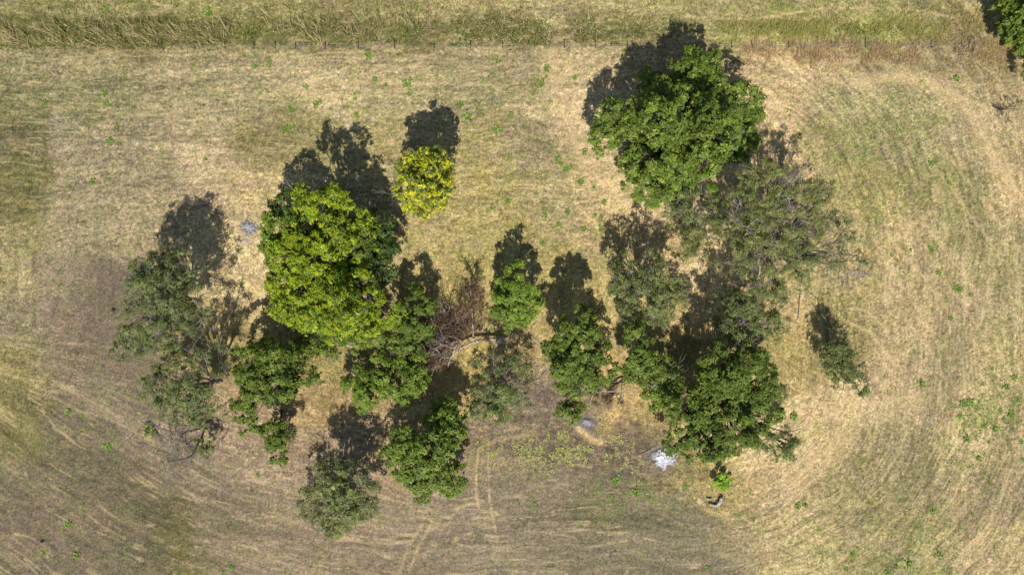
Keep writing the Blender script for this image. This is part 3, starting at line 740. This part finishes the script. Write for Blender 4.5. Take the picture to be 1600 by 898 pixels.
tree("pale_loose_tree", "loose pale yellow-green tree standing lowest of all in the grove, its dotted shadow above it", "tree", (545, 762), [
    (515, 748, 24, 5.6), (555, 745, 24, 5.8), (495, 772, 22, 4.8), (530, 775, 26, 5.8), (568, 768, 22, 5.2, 'sparse'), (484, 795, 16, 4), (516, 805, 22, 4.6), (545, 800, 20, 4.8), (524, 826, 15, 3.8), (572, 795, 14, 4.4), (540, 725, 16, 5.4, 'thin')],
    'pale', r0=.16, twigp=.8)
tree("middle_open_tree", "open leafy tree between the biggest dark green tree and the large feathery one", "tree", (1085, 350), [
    (1070, 300, 20, 5), (1095, 290, 18, 5, 'fresh'), (1055, 325, 20, 4.6), (1085, 325, 22, 5.4), (1110, 315, 18, 5), (1060, 352, 20, 4.4), (1095, 352, 22, 5), (1120, 345, 18, 5, 'feather'), (1075, 385, 20, 4, 'feather'), (1110, 385, 20, 4.4, 'feather')],
    'sparse', r0=.16, twigp=.9, dens=1.1)
tree("wide_feathery_tree", "widest feathery tree with an open grey-green crown showing pale branches, right of the grove", "tree", (1187, 400), [
    (1170, 285, 22, 8.4), (1200, 278, 24, 8.6), (1235, 290, 22, 8.4, 'thin'), (1275, 300, 20, 7.6), (1155, 315, 24, 8.2), (1195, 320, 30, 9.2), (1235, 325, 26, 8.8), (1270, 335, 22, 8), (1300, 345, 20, 7, 'thin'), (1322, 365, 18, 6, 'thin'),
    (1140, 350, 22, 7.2), (1175, 360, 26, 8.6), (1215, 365, 30, 9), (1255, 365, 26, 8.2), (1150, 390, 24, 6.8), (1190, 400, 26, 7.6), (1230, 402, 28, 7.8), (1270, 400, 24, 7, 'thin'), (1305, 400, 22, 6, 'thin'), (1210, 435, 24, 6.4), (1250, 432, 20, 6, 'thin'), (1215, 462, 16, 5, 'thin'), (1130, 410, 18, 6, 'thin'), (1340, 400, 12, 5, 'thin')],
    'feather', r0=.32, twigp=1.0, bark=M_twig, dead=[((1200, 340), (1225, 290), 8, 10, .07, 2, M_twig), ((1190, 370), (1155, 350), 8, 9.2, .07, 2, M_twig), ((1225, 400), (1290, 412), 7.4, 7.6, .07, 2, M_dark), ((1186, 400), (1187, 452), 7.8, 6.2, .10, 2, M_twig), ((1180, 372), (1172, 410), 8, 7, .06, 2, M_twig)])
tree("lower_feathery_tree", "small feathery tree just below the widest feathery one, above the big dark leaning tree", "tree", (1155, 500), [
    (1140, 475, 20, 5.6), (1168, 470, 22, 6), (1195, 478, 20, 5.6, 'feather'), (1130, 500, 20, 5), (1160, 505, 26, 6.2), (1192, 508, 24, 5.8), (1218, 500, 16, 5, 'feather'), (1155, 532, 22, 5), (1185, 535, 20, 5), (1210, 525, 14, 4.4, 'feather')],
    'sparse', r0=.16, dens=1.15, twigp=.8)
tree("leaning_grove_tree", "large dark green tree at the grove's lower right corner with curved trunk and side clump", "tree", (1110, 610), [
    (1130, 578, 24, 7.6), (1165, 575, 26, 7.8), (1195, 585, 20, 7), (1100, 600, 20, 6.8), (1140, 610, 28, 8.4), (1180, 615, 28, 8), (1208, 612, 20, 6.6, 'sparse'), (1065, 632, 24, 6), (1100, 640, 26, 7), (1145, 650, 28, 7.8), (1185, 650, 26, 7.2),
    (1075, 665, 24, 5.6), (1060, 690, 18, 4.6), (1105, 680, 28, 6.6), (1150, 685, 24, 6, 'mid'), (1185, 682, 18, 5.6, 'sparse'), (1092, 706, 18, 5, 'mid'), (1118, 700, 14, 5, 'mid'), (1222, 690, 20, 5, 'sparse'), (1240, 700, 12, 4.4, 'sparse'), (1232, 712, 10, 4, 'sparse')],
    'mid', r0=.34, stems=2, bark=M_dark, dens=1.0, dead=[((1120, 665), (1140, 695), 7.4, 8.0, .08, 1, M_dark), ((1185, 660), (1225, 675), 6.4, 7.0, .08, 2, M_dark)])
tree("slim_green_tree", "slim green tree with a bare grey twiggy side, right of the dark fallen branches", "tree", (1005, 575), [
    (995, 525, 18, 5.6, 'dark'), (1002, 550, 20, 5.4), (992, 575, 18, 4.8), (1015, 570, 16, 5), (1038, 572, 18, 5), (1045, 592, 16, 4.6), (1018, 595, 16, 4.4), (1028, 615, 18, 4, 'fresh'), (1045, 615, 12, 3.6)],
    'mid', r0=.15, dead=[((1015, 610), (1040, 578), 4.6, 5.8, .05, 2, M_twig), ((1010, 600), (1052, 608), 4.6, 5.6, .05, 2, M_twig)])
tree("broken_tree", "small broken tree standing alone on the right, two green tufts on a dark snapped stem", "tree", (1300, 558), [
    (1308, 545, 16, 3.6), (1300, 565, 15, 3.4), (1322, 565, 16, 3.6), (1315, 585, 14, 3.2), (1332, 588, 12, 3.8), (1345, 600, 14, 4), (1350, 615, 9, 3.6), (1305, 585, 9, 3)],
    'sparse', r0=.17, bark=M_dark, dens=1.4, dead=[((1305, 550), (1312, 530), 3.4, 5.2, .09, 1, M_dark), ((1312, 560), (1345, 550), 3, 3.6, .06, 1, M_dark)])
STY['neon'] = dict(L=.2, W=.12, pr=.4, cov=1.2, nc=10, nl=9, cr=.2, cols=[(.30, .52, .03), (.22, .40, .03), (.42, .60, .05)], p=[.4, .3, .3], lo=.3)
tree("bright_bush", "single small bright green bush right of the pile of white ash", "bush", (1128, 745), [
    (1126, 738, 8, .8), (1122, 748, 8, .7), (1136, 748, 8, .75), (1130, 757, 7, .6), (1140, 754, 6, .6)],
    'neon', r0=.04, dens=2.4, stems=2)
STY['lime'] = dict(L=.16, W=.06, pr=.35, cov=1.0, nc=8, nl=8, cr=.2, cols=[(.50, .56, .14), (.40, .48, .10)], p=[.5, .5], lo=.2)
tree("yellow_green_bush", "low yellow-green bush on bare soil at the far left of the grove", "bush", (233, 673), [
    (230, 668, 7, .3, 'lime'), (237, 676, 8, .3, 'lime'), (226, 678, 5, .25, 'lime')], 'lime', r0=.015, dens=.8, stems=2)

# ------------------------------------------------------------------ dead wood
def path_px(pts):
    return np.array([gp(x, y, z) for x, y, z in pts])
def smooth_path(p, k=4):
    out = []
    for i in range(len(p) - 1):
        p0 = p[max(i - 1, 0)]; p1 = p[i]; p2 = p[i + 1]; p3 = p[min(i + 2, len(p) - 1)]
        for t in np.linspace(0, 1, k, endpoint=False):
            out.append(.5 * (2 * p1 + (p2 - p0) * t + (2 * p0 - 5 * p1 + 4 * p2 - p3) * t * t + (3 * p1 - p0 - 3 * p2 + p3) * t ** 3))
    out.append(p[-1]); return np.array(out)

b = gp(790, 528)
root = empty("fallen_tree", tuple(b)); tag(root, "fallen dead tree with long pale curved trunk and brown withered twigs at the grove's centre", "fallen tree")
T = Tubes()
main = smooth_path(path_px([(794, 527, .35), (770, 529, .6), (745, 533, .9), (725, 541, 1.1), (712, 550, 1.0), (704, 560, .8), (700, 572, .5)]))
T.add(main, np.linspace(.19, .07, len(main)) * rng.uniform(.85, 1.15, len(main)), 8)
limbs = [[(716, 544, 1.1), (700, 541, 1.2), (684, 535, 1.3), (674, 525, 1.3), (668, 515, 1.0)],
         [(720, 543, 1.1), (705, 536, 1.5), (722, 532, 1.6)], [(702, 558, .8), (690, 556, 1.0), (676, 549, 1.0), (660, 556, .6)],
         [(690, 556, 1.0), (682, 545, 1.2), (672, 540, .9), (655, 538, .5)]]
for l in limbs:
    q = smooth_path(path_px(l)); T.add(q + np.array([0, 0, .35]) * np.linspace(0, 1, len(q))[:, None], np.linspace(.13, .05, len(q)), 6)
obj("trunk", T.mesh("trunk", b), M_pale, root)
T = Tubes()
for l in limbs + [[(712, 550, 1), (705, 575, .4)], [(735, 536, 1), (730, 515, 1.3)]]:
    q = smooth_path(path_px(l))
    for t in np.linspace(1, len(q) - 1, 9).astype(int):
        d = np.array([-1.0, .7 * rng.normal() + .7, .12 * rng.normal()])
        twigs(T, q[t].copy(), d, rng.uniform(1.4, 2.8), .045, 3, .55, minr=.02)
obj("twigs", T.mesh("twigs", b), M_browntwig, root)
T = Tubes()
for l in limbs:
    q = smooth_path(path_px(l)) + np.array([0, 0, .5])
    for t in np.linspace(1, len(q) - 1, 8).astype(int):
        twigs(T, q[t].copy(), np.array([-1.0, .25, .1]) + rng.normal(0, .55, 3) * np.array([.6, 1.2, .3]), rng.uniform(1.5, 2.8), rng.uniform(.04, .06), 2, .45, minr=.022)
for k in range(14):
    twigs(T, gp(rng.uniform(672, 725), rng.uniform(490, 530), rng.uniform(.8, 1.5)), np.array([-.5, .8, .1]) + rng.normal(0, .5, 3) * np.array([1, 1, .3]), rng.uniform(1.2, 2.4), rng.uniform(.035, .055), 2, .5, minr=.02)
obj("bare_branches", T.mesh("bare_branches", b), M_deadwood, root)
lob = [(gp(x, y, z), r * S, .5, 'brown') for x, y, r, z in [(680, 505, 22, .9), (690, 530, 22, .8), (668, 545, 20, .6), (700, 490, 16, .9), (675, 565, 16, .5), (715, 520, 14, .8), (710, 505, 18, .8), (725, 500, 12, .9), (665, 520, 14, .7), (690, 512, 26, .6), (700, 535, 20, .5), (678, 485, 14, .7), (695, 570, 12, .4)]]
(V, F, Cc), _ = foliage(lob, 1.3)
obj("withered_leaves", mesh_np("withered_leaves", V - b, F, Cc), M_dryleaf, root)

b = gp(740, 530)
root = empty("dead_sapling", tuple(b)); tag(root, "dead upright sapling with pale stem and brown leafless crown rising from the fallen tree", "dead tree")
T = Tubes()
q = smooth_path(path_px([(740, 530, .1), (739, 512, .9), (738, 490, 2.0), (736, 468, 2.8), (735, 455, 3.2)]))
T.add(q, np.linspace(.12, .03, len(q)), 7)
obj("trunk", T.mesh("trunk", b), M_pale, root)
T = Tubes()
for t in range(3, len(q)):
    for k in range(3):
        d = np.array([rng.normal(0, .9), .9, .4 * rng.normal() + .2]); twigs(T, q[t].copy(), d, rng.uniform(.7, 1.3), .03, 3, .6, minr=.016)
obj("twigs", T.mesh("twigs", b), M_browntwig, root)
(V, F, Cc), _ = foliage([(gp(x, y, z), r * S, .7, 'brown') for x, y, r, z in [(735, 460, 16, 3.2), (728, 480, 16, 2.6), (746, 478, 14, 2.6), (722, 498, 14, 2), (715, 478, 12, 2), (758, 490, 12, 1.8), (745, 505, 14, 1.2), (738, 455, 10, 3.0)]], .85)
obj("withered_leaves", mesh_np("withered_leaves", V - b, F, Cc), M_dryleaf, root)

b = gp(708, 510)
root = empty("leafless_tree", tuple(b)); tag(root, "thin bare dead stem tilting up and left from the brown withered branches", "dead tree")
T = Tubes()
q = smooth_path(path_px([(708, 508, .2), (700, 494, 1.0), (690, 478, 1.9)]))
T.add(q, np.linspace(.09, .04, len(q)), 6)
for t in range(3, len(q)):
    twigs(T, q[t].copy(), np.array([-.5, .8, .3]) + rng.normal(0, .35, 3), 1.5, .03, 3, .45)
obj("trunk", T.mesh("trunk", b), M_twig, root)

b = gp(330, 650)
root = empty("bare_leaning_tree", tuple(b)); tag(root, "dark bare leaning tree with crooked leafless limbs at the grove's lower left edge", "dead tree")
T = Tubes()
for pts, r in [([(330, 645, .1), (324, 660, 1.2), (316, 680, 2.2), (306, 700, 3.0)], .18), ([(316, 680, 2.2), (318, 700, 2.8), (330, 712, 3.0)], .07), ([(306, 700, 3), (298, 712, 3.2), (280, 718, 3.2), (262, 720, 3.0)], .09),
              ([(330, 648, .1), (305, 660, 1.2), (285, 665, 1.8), (262, 662, 2.2)], .10), ([(322, 668, 1.4), (332, 680, 1.8), (350, 688, 2.0)], .05), ([(305, 660, 1.2), (292, 672, 2.0), (280, 682, 2.4)], .06)]:
    q = smooth_path(path_px(pts)); T.add(q, np.linspace(r, r * .4, len(q)), 6)
obj("trunk", T.mesh("trunk", b), M_dark, root)
T = Tubes()
for (x, y, z) in [(262, 662, 2.2), (280, 682, 2.4), (300, 708, 3), (262, 720, 3), (285, 665, 1.8), (275, 700, 2), (350, 688, 2), (290, 690, 2)]:
    for k in range(3):
        twigs(T, gp(x, y, z * .7), np.array([rng.normal(-.4, .5), rng.normal(-.4, .6), rng.normal(0, .2)]), 1.5, .025, 2, .5, minr=.014)
obj("twigs", T.mesh("twigs", b), M_twig, root)
(V, F, Cc), _ = foliage([(gp(320, 703, 2.4), 12 * S, .6, 'sparse'), (gp(314, 692, 2.4), 7 * S, .6, 'sparse'), (gp(330, 695, 2.2), 6 * S, .6, 'thin')], .9)
obj("leaf_tuft", mesh_np("leaf_tuft", V - b, F, Cc), M_leaf, root)

b = gp(972, 603)
root = empty("fallen_branch", tuple(b)); tag(root, "fallen dark branch with one pale bare limb, right of the tall green tree", "branch")
T = Tubes()
for pts, r in [([(976, 590, .3), (966, 598, .6), (955, 604, .5), (945, 606, .3)], .14), ([(966, 598, .6), (960, 612, .5)], .06)]:
    q = smooth_path(path_px(pts)); T.add(q, np.linspace(r, r * .4, len(q)), 6)
for k in range(16):
    twigs(T, gp(rng.uniform(940, 975), rng.uniform(596, 618), .5), np.array([-.5, -.6, 0]) + rng.normal(0, .5, 3), 1.2, .03, 2, .5)
obj("dark_limb", T.mesh("dark_limb", b), M_dark, root)
T = Tubes()
q = smooth_path(path_px([(980, 606, .8), (962, 611, 1.0), (940, 611, .9), (928, 616, .6), (922, 628, .2)])); T.add(q, np.linspace(.08, .035, len(q)), 6)
q = smooth_path(path_px([(974, 606, .8), (970, 630, .3)])); T.add(q, np.linspace(.04, .02, len(q)), 5)
obj("pale_limb", T.mesh("pale_limb", b), M_pale, root)
(V, F, Cc), _ = foliage([(gp(x, y, .35), r * S, .3, 'brown') for x, y, r in [(950, 618, 16), (935, 625, 14), (962, 628, 12), (945, 600, 10)]], .5)
obj("withered_leaves", mesh_np("withered_leaves", V - b, F, Cc), M_dryleaf, root)

def twig_pile(name, label, px, py, n, rad, L, mat, cat="twigs", z=.3, r=.028, d0=(0, 0, 0)):
    b = gp(px, py); T = Tubes()
    for k in range(n):
        twigs(T, gp(px + rng.normal(0, rad), py + rng.normal(0, rad), z * rng.uniform(.3, 1)), rng.normal(0, 1, 3) * np.array([1, 1, .15]) + np.array(d0), L, r, 3, .5, minr=.012)
    o = obj(name, T.mesh(name, b), mat, loc=tuple(b)); tag(o, label, cat); return o
twig_pile("brushwood", "tangle of bare grey twigs above the low scrubby tree, below the bright yellow-green tree", 545, 552, 14, 8, 1.8, M_twig, z=1.0)
twig_pile("cut_brush", "heap of pale grey cut twigs left of the bare leaning tree", 270, 690, 26, 16, 1.5, M_twig, z=.5)
twig_pile("dry_brush", "scattered pale dead twigs right of the loose twiggy tree", 838, 600, 10, 10, 1.3, M_pale, z=.4)
twig_pile("dead_thorn_brush", "whitish dead brush lying by the end of the fence at top right", 1516, 82, 7, 4, .9, M_pale, z=.3)
twig_pile("dark_brush", "small dark clump of dead stems in dry grass at the right edge", 1575, 172, 10, 5, .9, M_dark, z=.4)
twig_pile("thin_dead_brush", "faint patch of dead pale twigs in the grass right of the widest feathery tree", 1330, 420, 10, 12, 1.2, M_pale, z=.3)

def log(name, label, paths, mat, cat):
    b = gp(*paths[0][0][0][:2]); T = Tubes()
    for pts, r in paths:
        q = smooth_path(path_px(pts)); n = len(q)
        rad = np.linspace(r, r * .75, n); q2 = np.vstack([q[:1], q, q[-1:]]); rad = np.concatenate([[.005], rad, [.005]])
        q2[0] += (q[0] - q[1]) * .02; q2[-1] += (q[-1] - q[-2]) * .02
        T.add(q2, rad, 9)
    o = obj(name, T.mesh(name, b), mat, loc=tuple(b)); tag(o, label, cat); return o
log("forked_log", "weathered pale forked log lying in dry grass below the small bright green bush",
    [([(1128, 777, .3), (1124, 785, .3), (1119, 790, .28)], .24), ([(1119, 790, .22), (1108, 787, .2)], .17), ([(1112, 779, .15), (1104, 778, .15)], .09)], M_pale, "log")
log("wooden_pole", "thin grey pole lying upright in the view below the widest feathery tree", [([(1251, 452, .1), (1249, 475, .12), (1247, 500, .1)], .05)], M_twig, "pole")
log("fallen_stick", "thin dark stick lying on bare ground left of the biggest dark green tree", [([(920, 122, .08), (927, 134, .1), (934, 147, .08)], .04)], M_browntwig, "stick")
log("pale_stick", "short whitish burnt stick poking out beside the white ash pile", [([(1003, 709, .08), (1014, 704, .2), (1024, 699, .35)], .05)], M_pale, "stick")

M_ashc = leaf_material('powdery_ash', rough=.95, spec=.05, transl=0.0)
# ash heaps
def heap(name, label, px, py, rx, ry, h, mat, seed, cat="ash"):
    b = gp(px, py); n = 80; V = []; F = []
    for i in range(n):
        for jx in range(n):
            u = (jx / (n - 1) - .5) * 2.6; v = (i / (n - 1) - .5) * 2.6
            V.append((u, v))
    V = np.array(V); x = V[:, 0]; y = V[:, 1]
    ang = np.arctan2(y, x)
    edge = .72 + .45 * vn(np.cos(ang) * 2.4 + 9, np.sin(ang) * 2.4 + 9, seed) + .18 * vn(np.cos(ang) * 7 + 19, np.sin(ang) * 7 + 9, seed + 1)
    r = np.hypot(x, y) / edge
    nn = fbm(x * 5 + 5, y * 5 + 5, seed + 3, 4, .8)
    z = h * np.clip(1 - r ** 2, -.25, 1) * (.3 + 1.4 * nn) + .05 + (nn - .5) * .12
    r = r + (fbm(x * 7 + 9, y * 7 + 2, seed + 6, 3, .6) - .5) * (.5 if mat is M_ash else 2.4)
    X = x * rx * S; Y = y * ry * S
    gh = ground_height(X + b[0], Y + b[1])
    z = np.where(r < 1.02, gh + np.maximum(z, .0) * 1.0, gh - .1)
    P = np.stack([X, Y, z], 1)
    i = np.arange(n - 1)[None, :] + (np.arange(n - 1) * n)[:, None]
    F = np.stack([i, i + 1, i + n + 1, i + n], -1).reshape(-1, 4)
    F = F[(r[F] < 1.12).all(1)]
    k = np.clip(1.12 - r, 0, 1) ** .7 * (.05 + 1.75 * fbm(x * 4.5 + 3, y * 4.5 + 8, seed + 11, 4, .8)) * 1.15
    lo_, hi_ = ((.17, .16, .16), (.80, .80, .85)) if mat is M_ash else ((.17, .15, .14), (.40, .40, .42))
    cl = np.array(lo_) * (1 - np.clip(k, 0, 1)[:, None]) + np.array(hi_) * np.clip(k, 0, 1)[:, None]
    o = obj(name, mesh_np(name, P, F, cl, smooth=True), M_ashc, loc=(b[0], b[1], 0)); tag(o, label, cat); return o
heap("ash_pile", "bright white ash pile beside the dark leaning tree at lower right of the grove", 1037, 714, 17, 16, .30, M_ash, 5)
heap("ash_patch", "small blue-grey ash spot on bare ground left of the bright yellow-green tree", 388, 355, 13, 9, .08, M_greyash, 15)
heap("burnt_patch", "dull grey ash spot below the tall green tree, above a golden straw tuft", 917, 660, 11, 7, .08, M_greyash, 25)

def clod(name, label, px, py, r, mat, cat="stone"):
    import bmesh
    bm = bmesh.new(); bmesh.ops.create_icosphere(bm, subdivisions=3, radius=r)
    for v in bm.verts:
        k = 1 + .35 * (random.random() - .5) + .25 * math.sin(v.co.x * 9 + px) * math.cos(v.co.y * 7)
        v.co = v.co * k; v.co.z *= .6
    me = bpy.data.meshes.new(name); bm.to_mesh(me); bm.free()
    o = obj(name, me, mat, loc=tuple(gp(px, py) + np.array([0, 0, r * .35]))); tag(o, label, cat)
clod("soil_clod", "tiny dark clod on the bare brown soil far left", 178, 484, .22, M_dark, "clod")
clod("earth_lump", "tiny dark lump on the field near the bottom left corner", 67, 845, .2, M_dark, "clod")
m_or, nt, out = new_mat("orange_scrap")
p = N(nt, "ShaderNodeBsdfPrincipled"); nz = N(nt, "ShaderNodeTexNoise"); nz.inputs["Scale"].default_value = 6
cr = N(nt, "ShaderNodeValToRGB"); cr.color_ramp.elements[0].color = (.75, .20, .06, 1); cr.color_ramp.elements[1].color = (.85, .35, .14, 1)
nt.links.new(nz.outputs["Fac"], cr.inputs[0]); nt.links.new(cr.outputs[0], p.inputs["Base Color"]); nt.links.new(p.outputs[0], out.inputs[0])
clod("orange_scrap", "tiny orange scrap lying in dry grass beside the top right tree", 1575, 70, .26, m_or, "scrap")

# ------------------------------------------------------------------ wire fence along the reed strip
b = gp(250, 74)
root = empty("wire_fence", tuple(b)); tag(root, "thin wire fence on weathered grey posts running along the lower side of the reed strip", "fence")
posts = [255, 305, 352, 397, 431, 462, 509, 560, 617, 678, 735, 785, 835, 882, 930, 980, 1027, 1085, 1143, 1175, 1231, 1298, 1352, 1405, 1455, 1503]
fy = lambda x: 77 - 3 * (x - 250) / 1250
tops = []
for x in posts:
    q = gp(x, fy(x)); q[2] = -.05
    hgt = random.uniform(1.0, 1.35); t = q + np.array([random.uniform(-.08, .08), random.uniform(-.08, .08), hgt])
    T = Tubes(); T.add([q, (q + t) / 2, t, t + np.array([0, 0, .01])], [.065, .06, .055, .004], 7)
    obj("post", T.mesh("post", b), M_bark, root); tops.append((q, t))
for k in (.35, .62, .9):
    T = Tubes(); pts = [q + (t - q) * k for q, t in tops]
    T.add(pts, .008, 4)
    obj("wire", T.mesh("wire", b), M_twig, root)

# ------------------------------------------------------------------ green weeds dotted over the field
def weed_mesh(k, cols, R=.42):
    n = 46
    d = unit(n); d[:, 2] = np.abs(d[:, 2]) * .35 + .08
    roots = np.clip(rng.normal(0, R * .34, (n, 3)), -R * .7, R * .7); roots[:, 2] = rng.uniform(0, .06, n)
    ax = d / np.linalg.norm(d, axis=1, keepdims=True)
    sd = np.cross(ax, np.array([0, 0, 1.0])); sd /= np.linalg.norm(sd, axis=1, keepdims=True)
    L = rng.uniform(.16, .38, n)[:, None] * R / .42; W = rng.uniform(.05, .10, n)[:, None]
    v0 = roots; v2 = roots + ax * L; v1 = roots + ax * L * .5 + sd * W; v3 = roots + ax * L * .5 - sd * W
    V = np.stack([v0, v1, v2, v3], 1).reshape(-1, 3)
    cb = np.array(cols); col = cb[rng.choice(len(cb), n)] * rng.uniform(.75, 1.2, (n, 1))
    me = mesh_np("weed", V, np.arange(n * 4).reshape(n, 4), np.repeat(col, 4, axis=0)); me.materials.append(M_leaf)
    return me
gre = [(.25, .38, .06), (.19, .30, .05), (.33, .44, .10)]
yel = [(.55, .56, .18), (.42, .46, .13), (.68, .64, .26)]
WG = [weed_mesh(k, gre, random.uniform(.32, .5)) for k in range(8)]
WY = [weed_mesh(k, yel, random.uniform(.34, .5)) for k in range(6)]
W1 = """854 106;854 120;840 127;846 132;834 147;813 130;860 158;719 163;731 183;798 180;898 122;771 143;785 163;777 202;914 236;872 250;878 256;884 264;861 234;769 325;847 315;851 330;852 338;886 330;874 350;930 336;940 338;897 352;912 358;939 358;848 380;928 292;907 284;944 316;934 249;793 314;760 312;893 260;
420 94;421 101;312 214;321 249;369 215;451 200;478 136;453 169;494 163;511 88;164 147;167 162;302 103;397 104;145 284;184 200;174 222;70 160;342 187;139 13;165 15;324 20;445 203;458 198;500 158;516 170;
587 124;640 147;636 129;602 134;554 147;554 155;557 179;576 83;577 90;776 92;649 13;1494 122;1455 256;1347 261;1482 286;
1504 631;1515 630;1500 650;1572 604;1579 646;1539 665;1510 685;1529 715;1579 702;1597 717;1582 670;1554 670;1563 640;1590 625;1568 655;1545 690;1595 690;1590 660;1246 790;1258 788;1313 859;1333 865;1410 874;1387 892;1433 887;1322 889;1467 865;1400 885;1420 880;1340 855;1457 798;1519 802;1107 887;1240 651;
107 643;215 758;130 788;107 818;99 828;120 867;167 698;67 865;361 885;349 894;47 763;404 742;418 722;967 745;993 768;930 742;810 787;835 787;825 750;1496 450;1499 453;1516 460;1466 426;1485 498;1423 390;1456 390;1070 760;1058 768;962 750;996 772;1392 398;1525 440;1535 600;1550 575;1585 590;1440 600"""
W2 = """1442 129;1407 140;1333 112;861 725;790 720;890 725;965 708;1040 790;274 895;1485 755;1500 770;640 300;715 240;655 305;760 240"""
MARKS = [("yellow blossom tree", 662, 283), ("biggest dark green tree", 1060, 200), ("bright yellow-green tree", 510, 400), ("white ash pile", 1037, 714), ("broken lone tree", 1325, 560),
         ("grove's centre tree", 805, 465), ("dark four-lobed tree", 670, 720), ("loose pale tree", 530, 790), ("bottom right corner", 1560, 870), ("bottom left corner", 40, 870), ("left edge's middle", 30, 450),
         ("top left corner", 60, 60), ("top right tree", 1560, 80), ("right edge's lower middle", 1580, 640), ("bottom edge's right third", 1320, 880), ("widest feathery tree", 1290, 350), ("blue-grey ash spot", 380, 300),
         ("middle of the reed strip", 560, 60), ("forked log", 1160, 810), ("leaning bare tree", 290, 720), ("bottom edge's centre", 800, 880), ("dull grey ash spot", 917, 680), ("reeds' left part", 300, 90), ("tall grove tree's shadow", 893, 370),
         ("open field above the blossom tree", 730, 160), ("reed strip's right end", 880, 100), ("right edge's upper middle", 1500, 430), ("wheel tracks", 765, 740)]
ORD = ["leftmost", "second from left", "third from left", "fourth from left", "fifth from left", "sixth from left", "seventh from left", "eighth from left", "ninth from left", "tenth from left"]
def place_weeds(lst, meshes, what, cat, group, smin, smax):
    zones = {}
    for (x, y) in lst:
        m = min(MARKS, key=lambda q: math.hypot(q[1] - x, q[2] - y))[0]
        zones.setdefault(m, []).append((x, y))
    for m, pl in zones.items():
        pl.sort()
        for k, (x, y) in enumerate(pl):
            g = gp(x, y); g[2] = float(ground_height(np.array(g[0]), np.array(g[1])))
            o = bpy.data.objects.new("weed", random.choice(meshes)); C.objects.link(o)
            o.location = tuple(g); o.rotation_euler = (0, 0, random.uniform(0, 6.28))
            sc = random.uniform(smin, smax); o.scale = (sc, sc, sc * random.uniform(.8, 1.1))
            n_ = len(pl)
            if n_ == 1: lab = "%s, the one nearest the %s" % (what, m)
            else:
                kr = n_ - 1 - k
                w_ = ORD[min(k, 9)] if k <= kr else ORD[min(kr, 9)].replace("left", "right")
                if min(k, kr) > 9: w_ = ["middle", "left of middle", "right of middle", "near middle", "just left of middle", "just right of middle", "close to middle"][k % 7]
                lab = "%s, %s of those nearest the %s" % (what, w_, m)
            tag(o, lab, cat, group)
l1 = [tuple(map(float, e.split())) for e in W1.replace("\n", "").split(";") if e.strip()]
l2 = [tuple(map(float, e.split())) for e in W2.replace("\n", "").split(";") if e.strip()]
for k in range(42):
    a = random.gauss(0, 1); l2.append((870 + random.uniform(-125, 110), 702 + 14 * a))
place_weeds(l1, WG, "green weed tuft", "weed", "green weed tufts scattered over the field", .4, 1.3)
place_weeds(l2, WY, "yellow-green weed tuft", "weed", "yellow-green weed tufts on bare ground", .45, .9)

# tinier weeds past counting
parts = []
def tiny(n, x0, x1, y0, y1, cols, thr, cl=3.0, seed=131):
    q = np.stack([rng.uniform(x0, x1, n), rng.uniform(y0, y1, n)], 1) if x1 - x0 > 1000 else np.stack([rng.normal((x0 + x1) / 2, (x1 - x0) / 3.2, n), rng.normal((y0 + y1) / 2, (y1 - y0) / 3.2, n)], 1)
    X = (q[:, 0] - 800) * S; Y = (449 - q[:, 1]) * S
    k = fbm(X / cl, Y / cl, seed, 4, .6) > thr
    X, Y = X[k], Y[k]; n = len(X); m = 7
    P = np.repeat(np.stack([X, Y, ground_height(X, Y)], 1), m, axis=0) + rng.normal(0, .09, (n * m, 3)) * np.array([1, 1, 0])
    cc = np.array(cols)[rng.choice(len(cols), n * m)] * rng.uniform(.8, 1.2, (n * m, 1))
    parts.append(blades(P, rng.uniform(.1, .24, n * m), rng.uniform(.04, .08, n * m), rng.uniform(.4, 1.3, n * m), cc, seg=1, tipw=.4))
tiny(3600, 0, 1600, 0, 898, gre, .58)
tiny(700, 60, 960, 85, 260, gre, .48)
tiny(500, 730, 960, 100, 400, gre, .50)
tiny(900, 1470, 1600, 560, 740, gre, .46)
tiny(700, 1240, 1500, 770, 898, gre, .50)
tiny(380, 900, 1120, 730, 830, gre, .52)
tiny(900, 740, 1000, 670, 740, yel, .50, 1.5)
tiny(500, 60, 260, 560, 898, gre, .54)
tiny(700, 1230, 1500, 100, 400, gre, .50)
tag(obj("low_weeds", mesh_np("low_weeds", *join(parts)), M_grass), "sprinkling of tiny green weeds through the stubble", "weeds", kind="stuff")
print("total objects", len(bpy.data.objects))
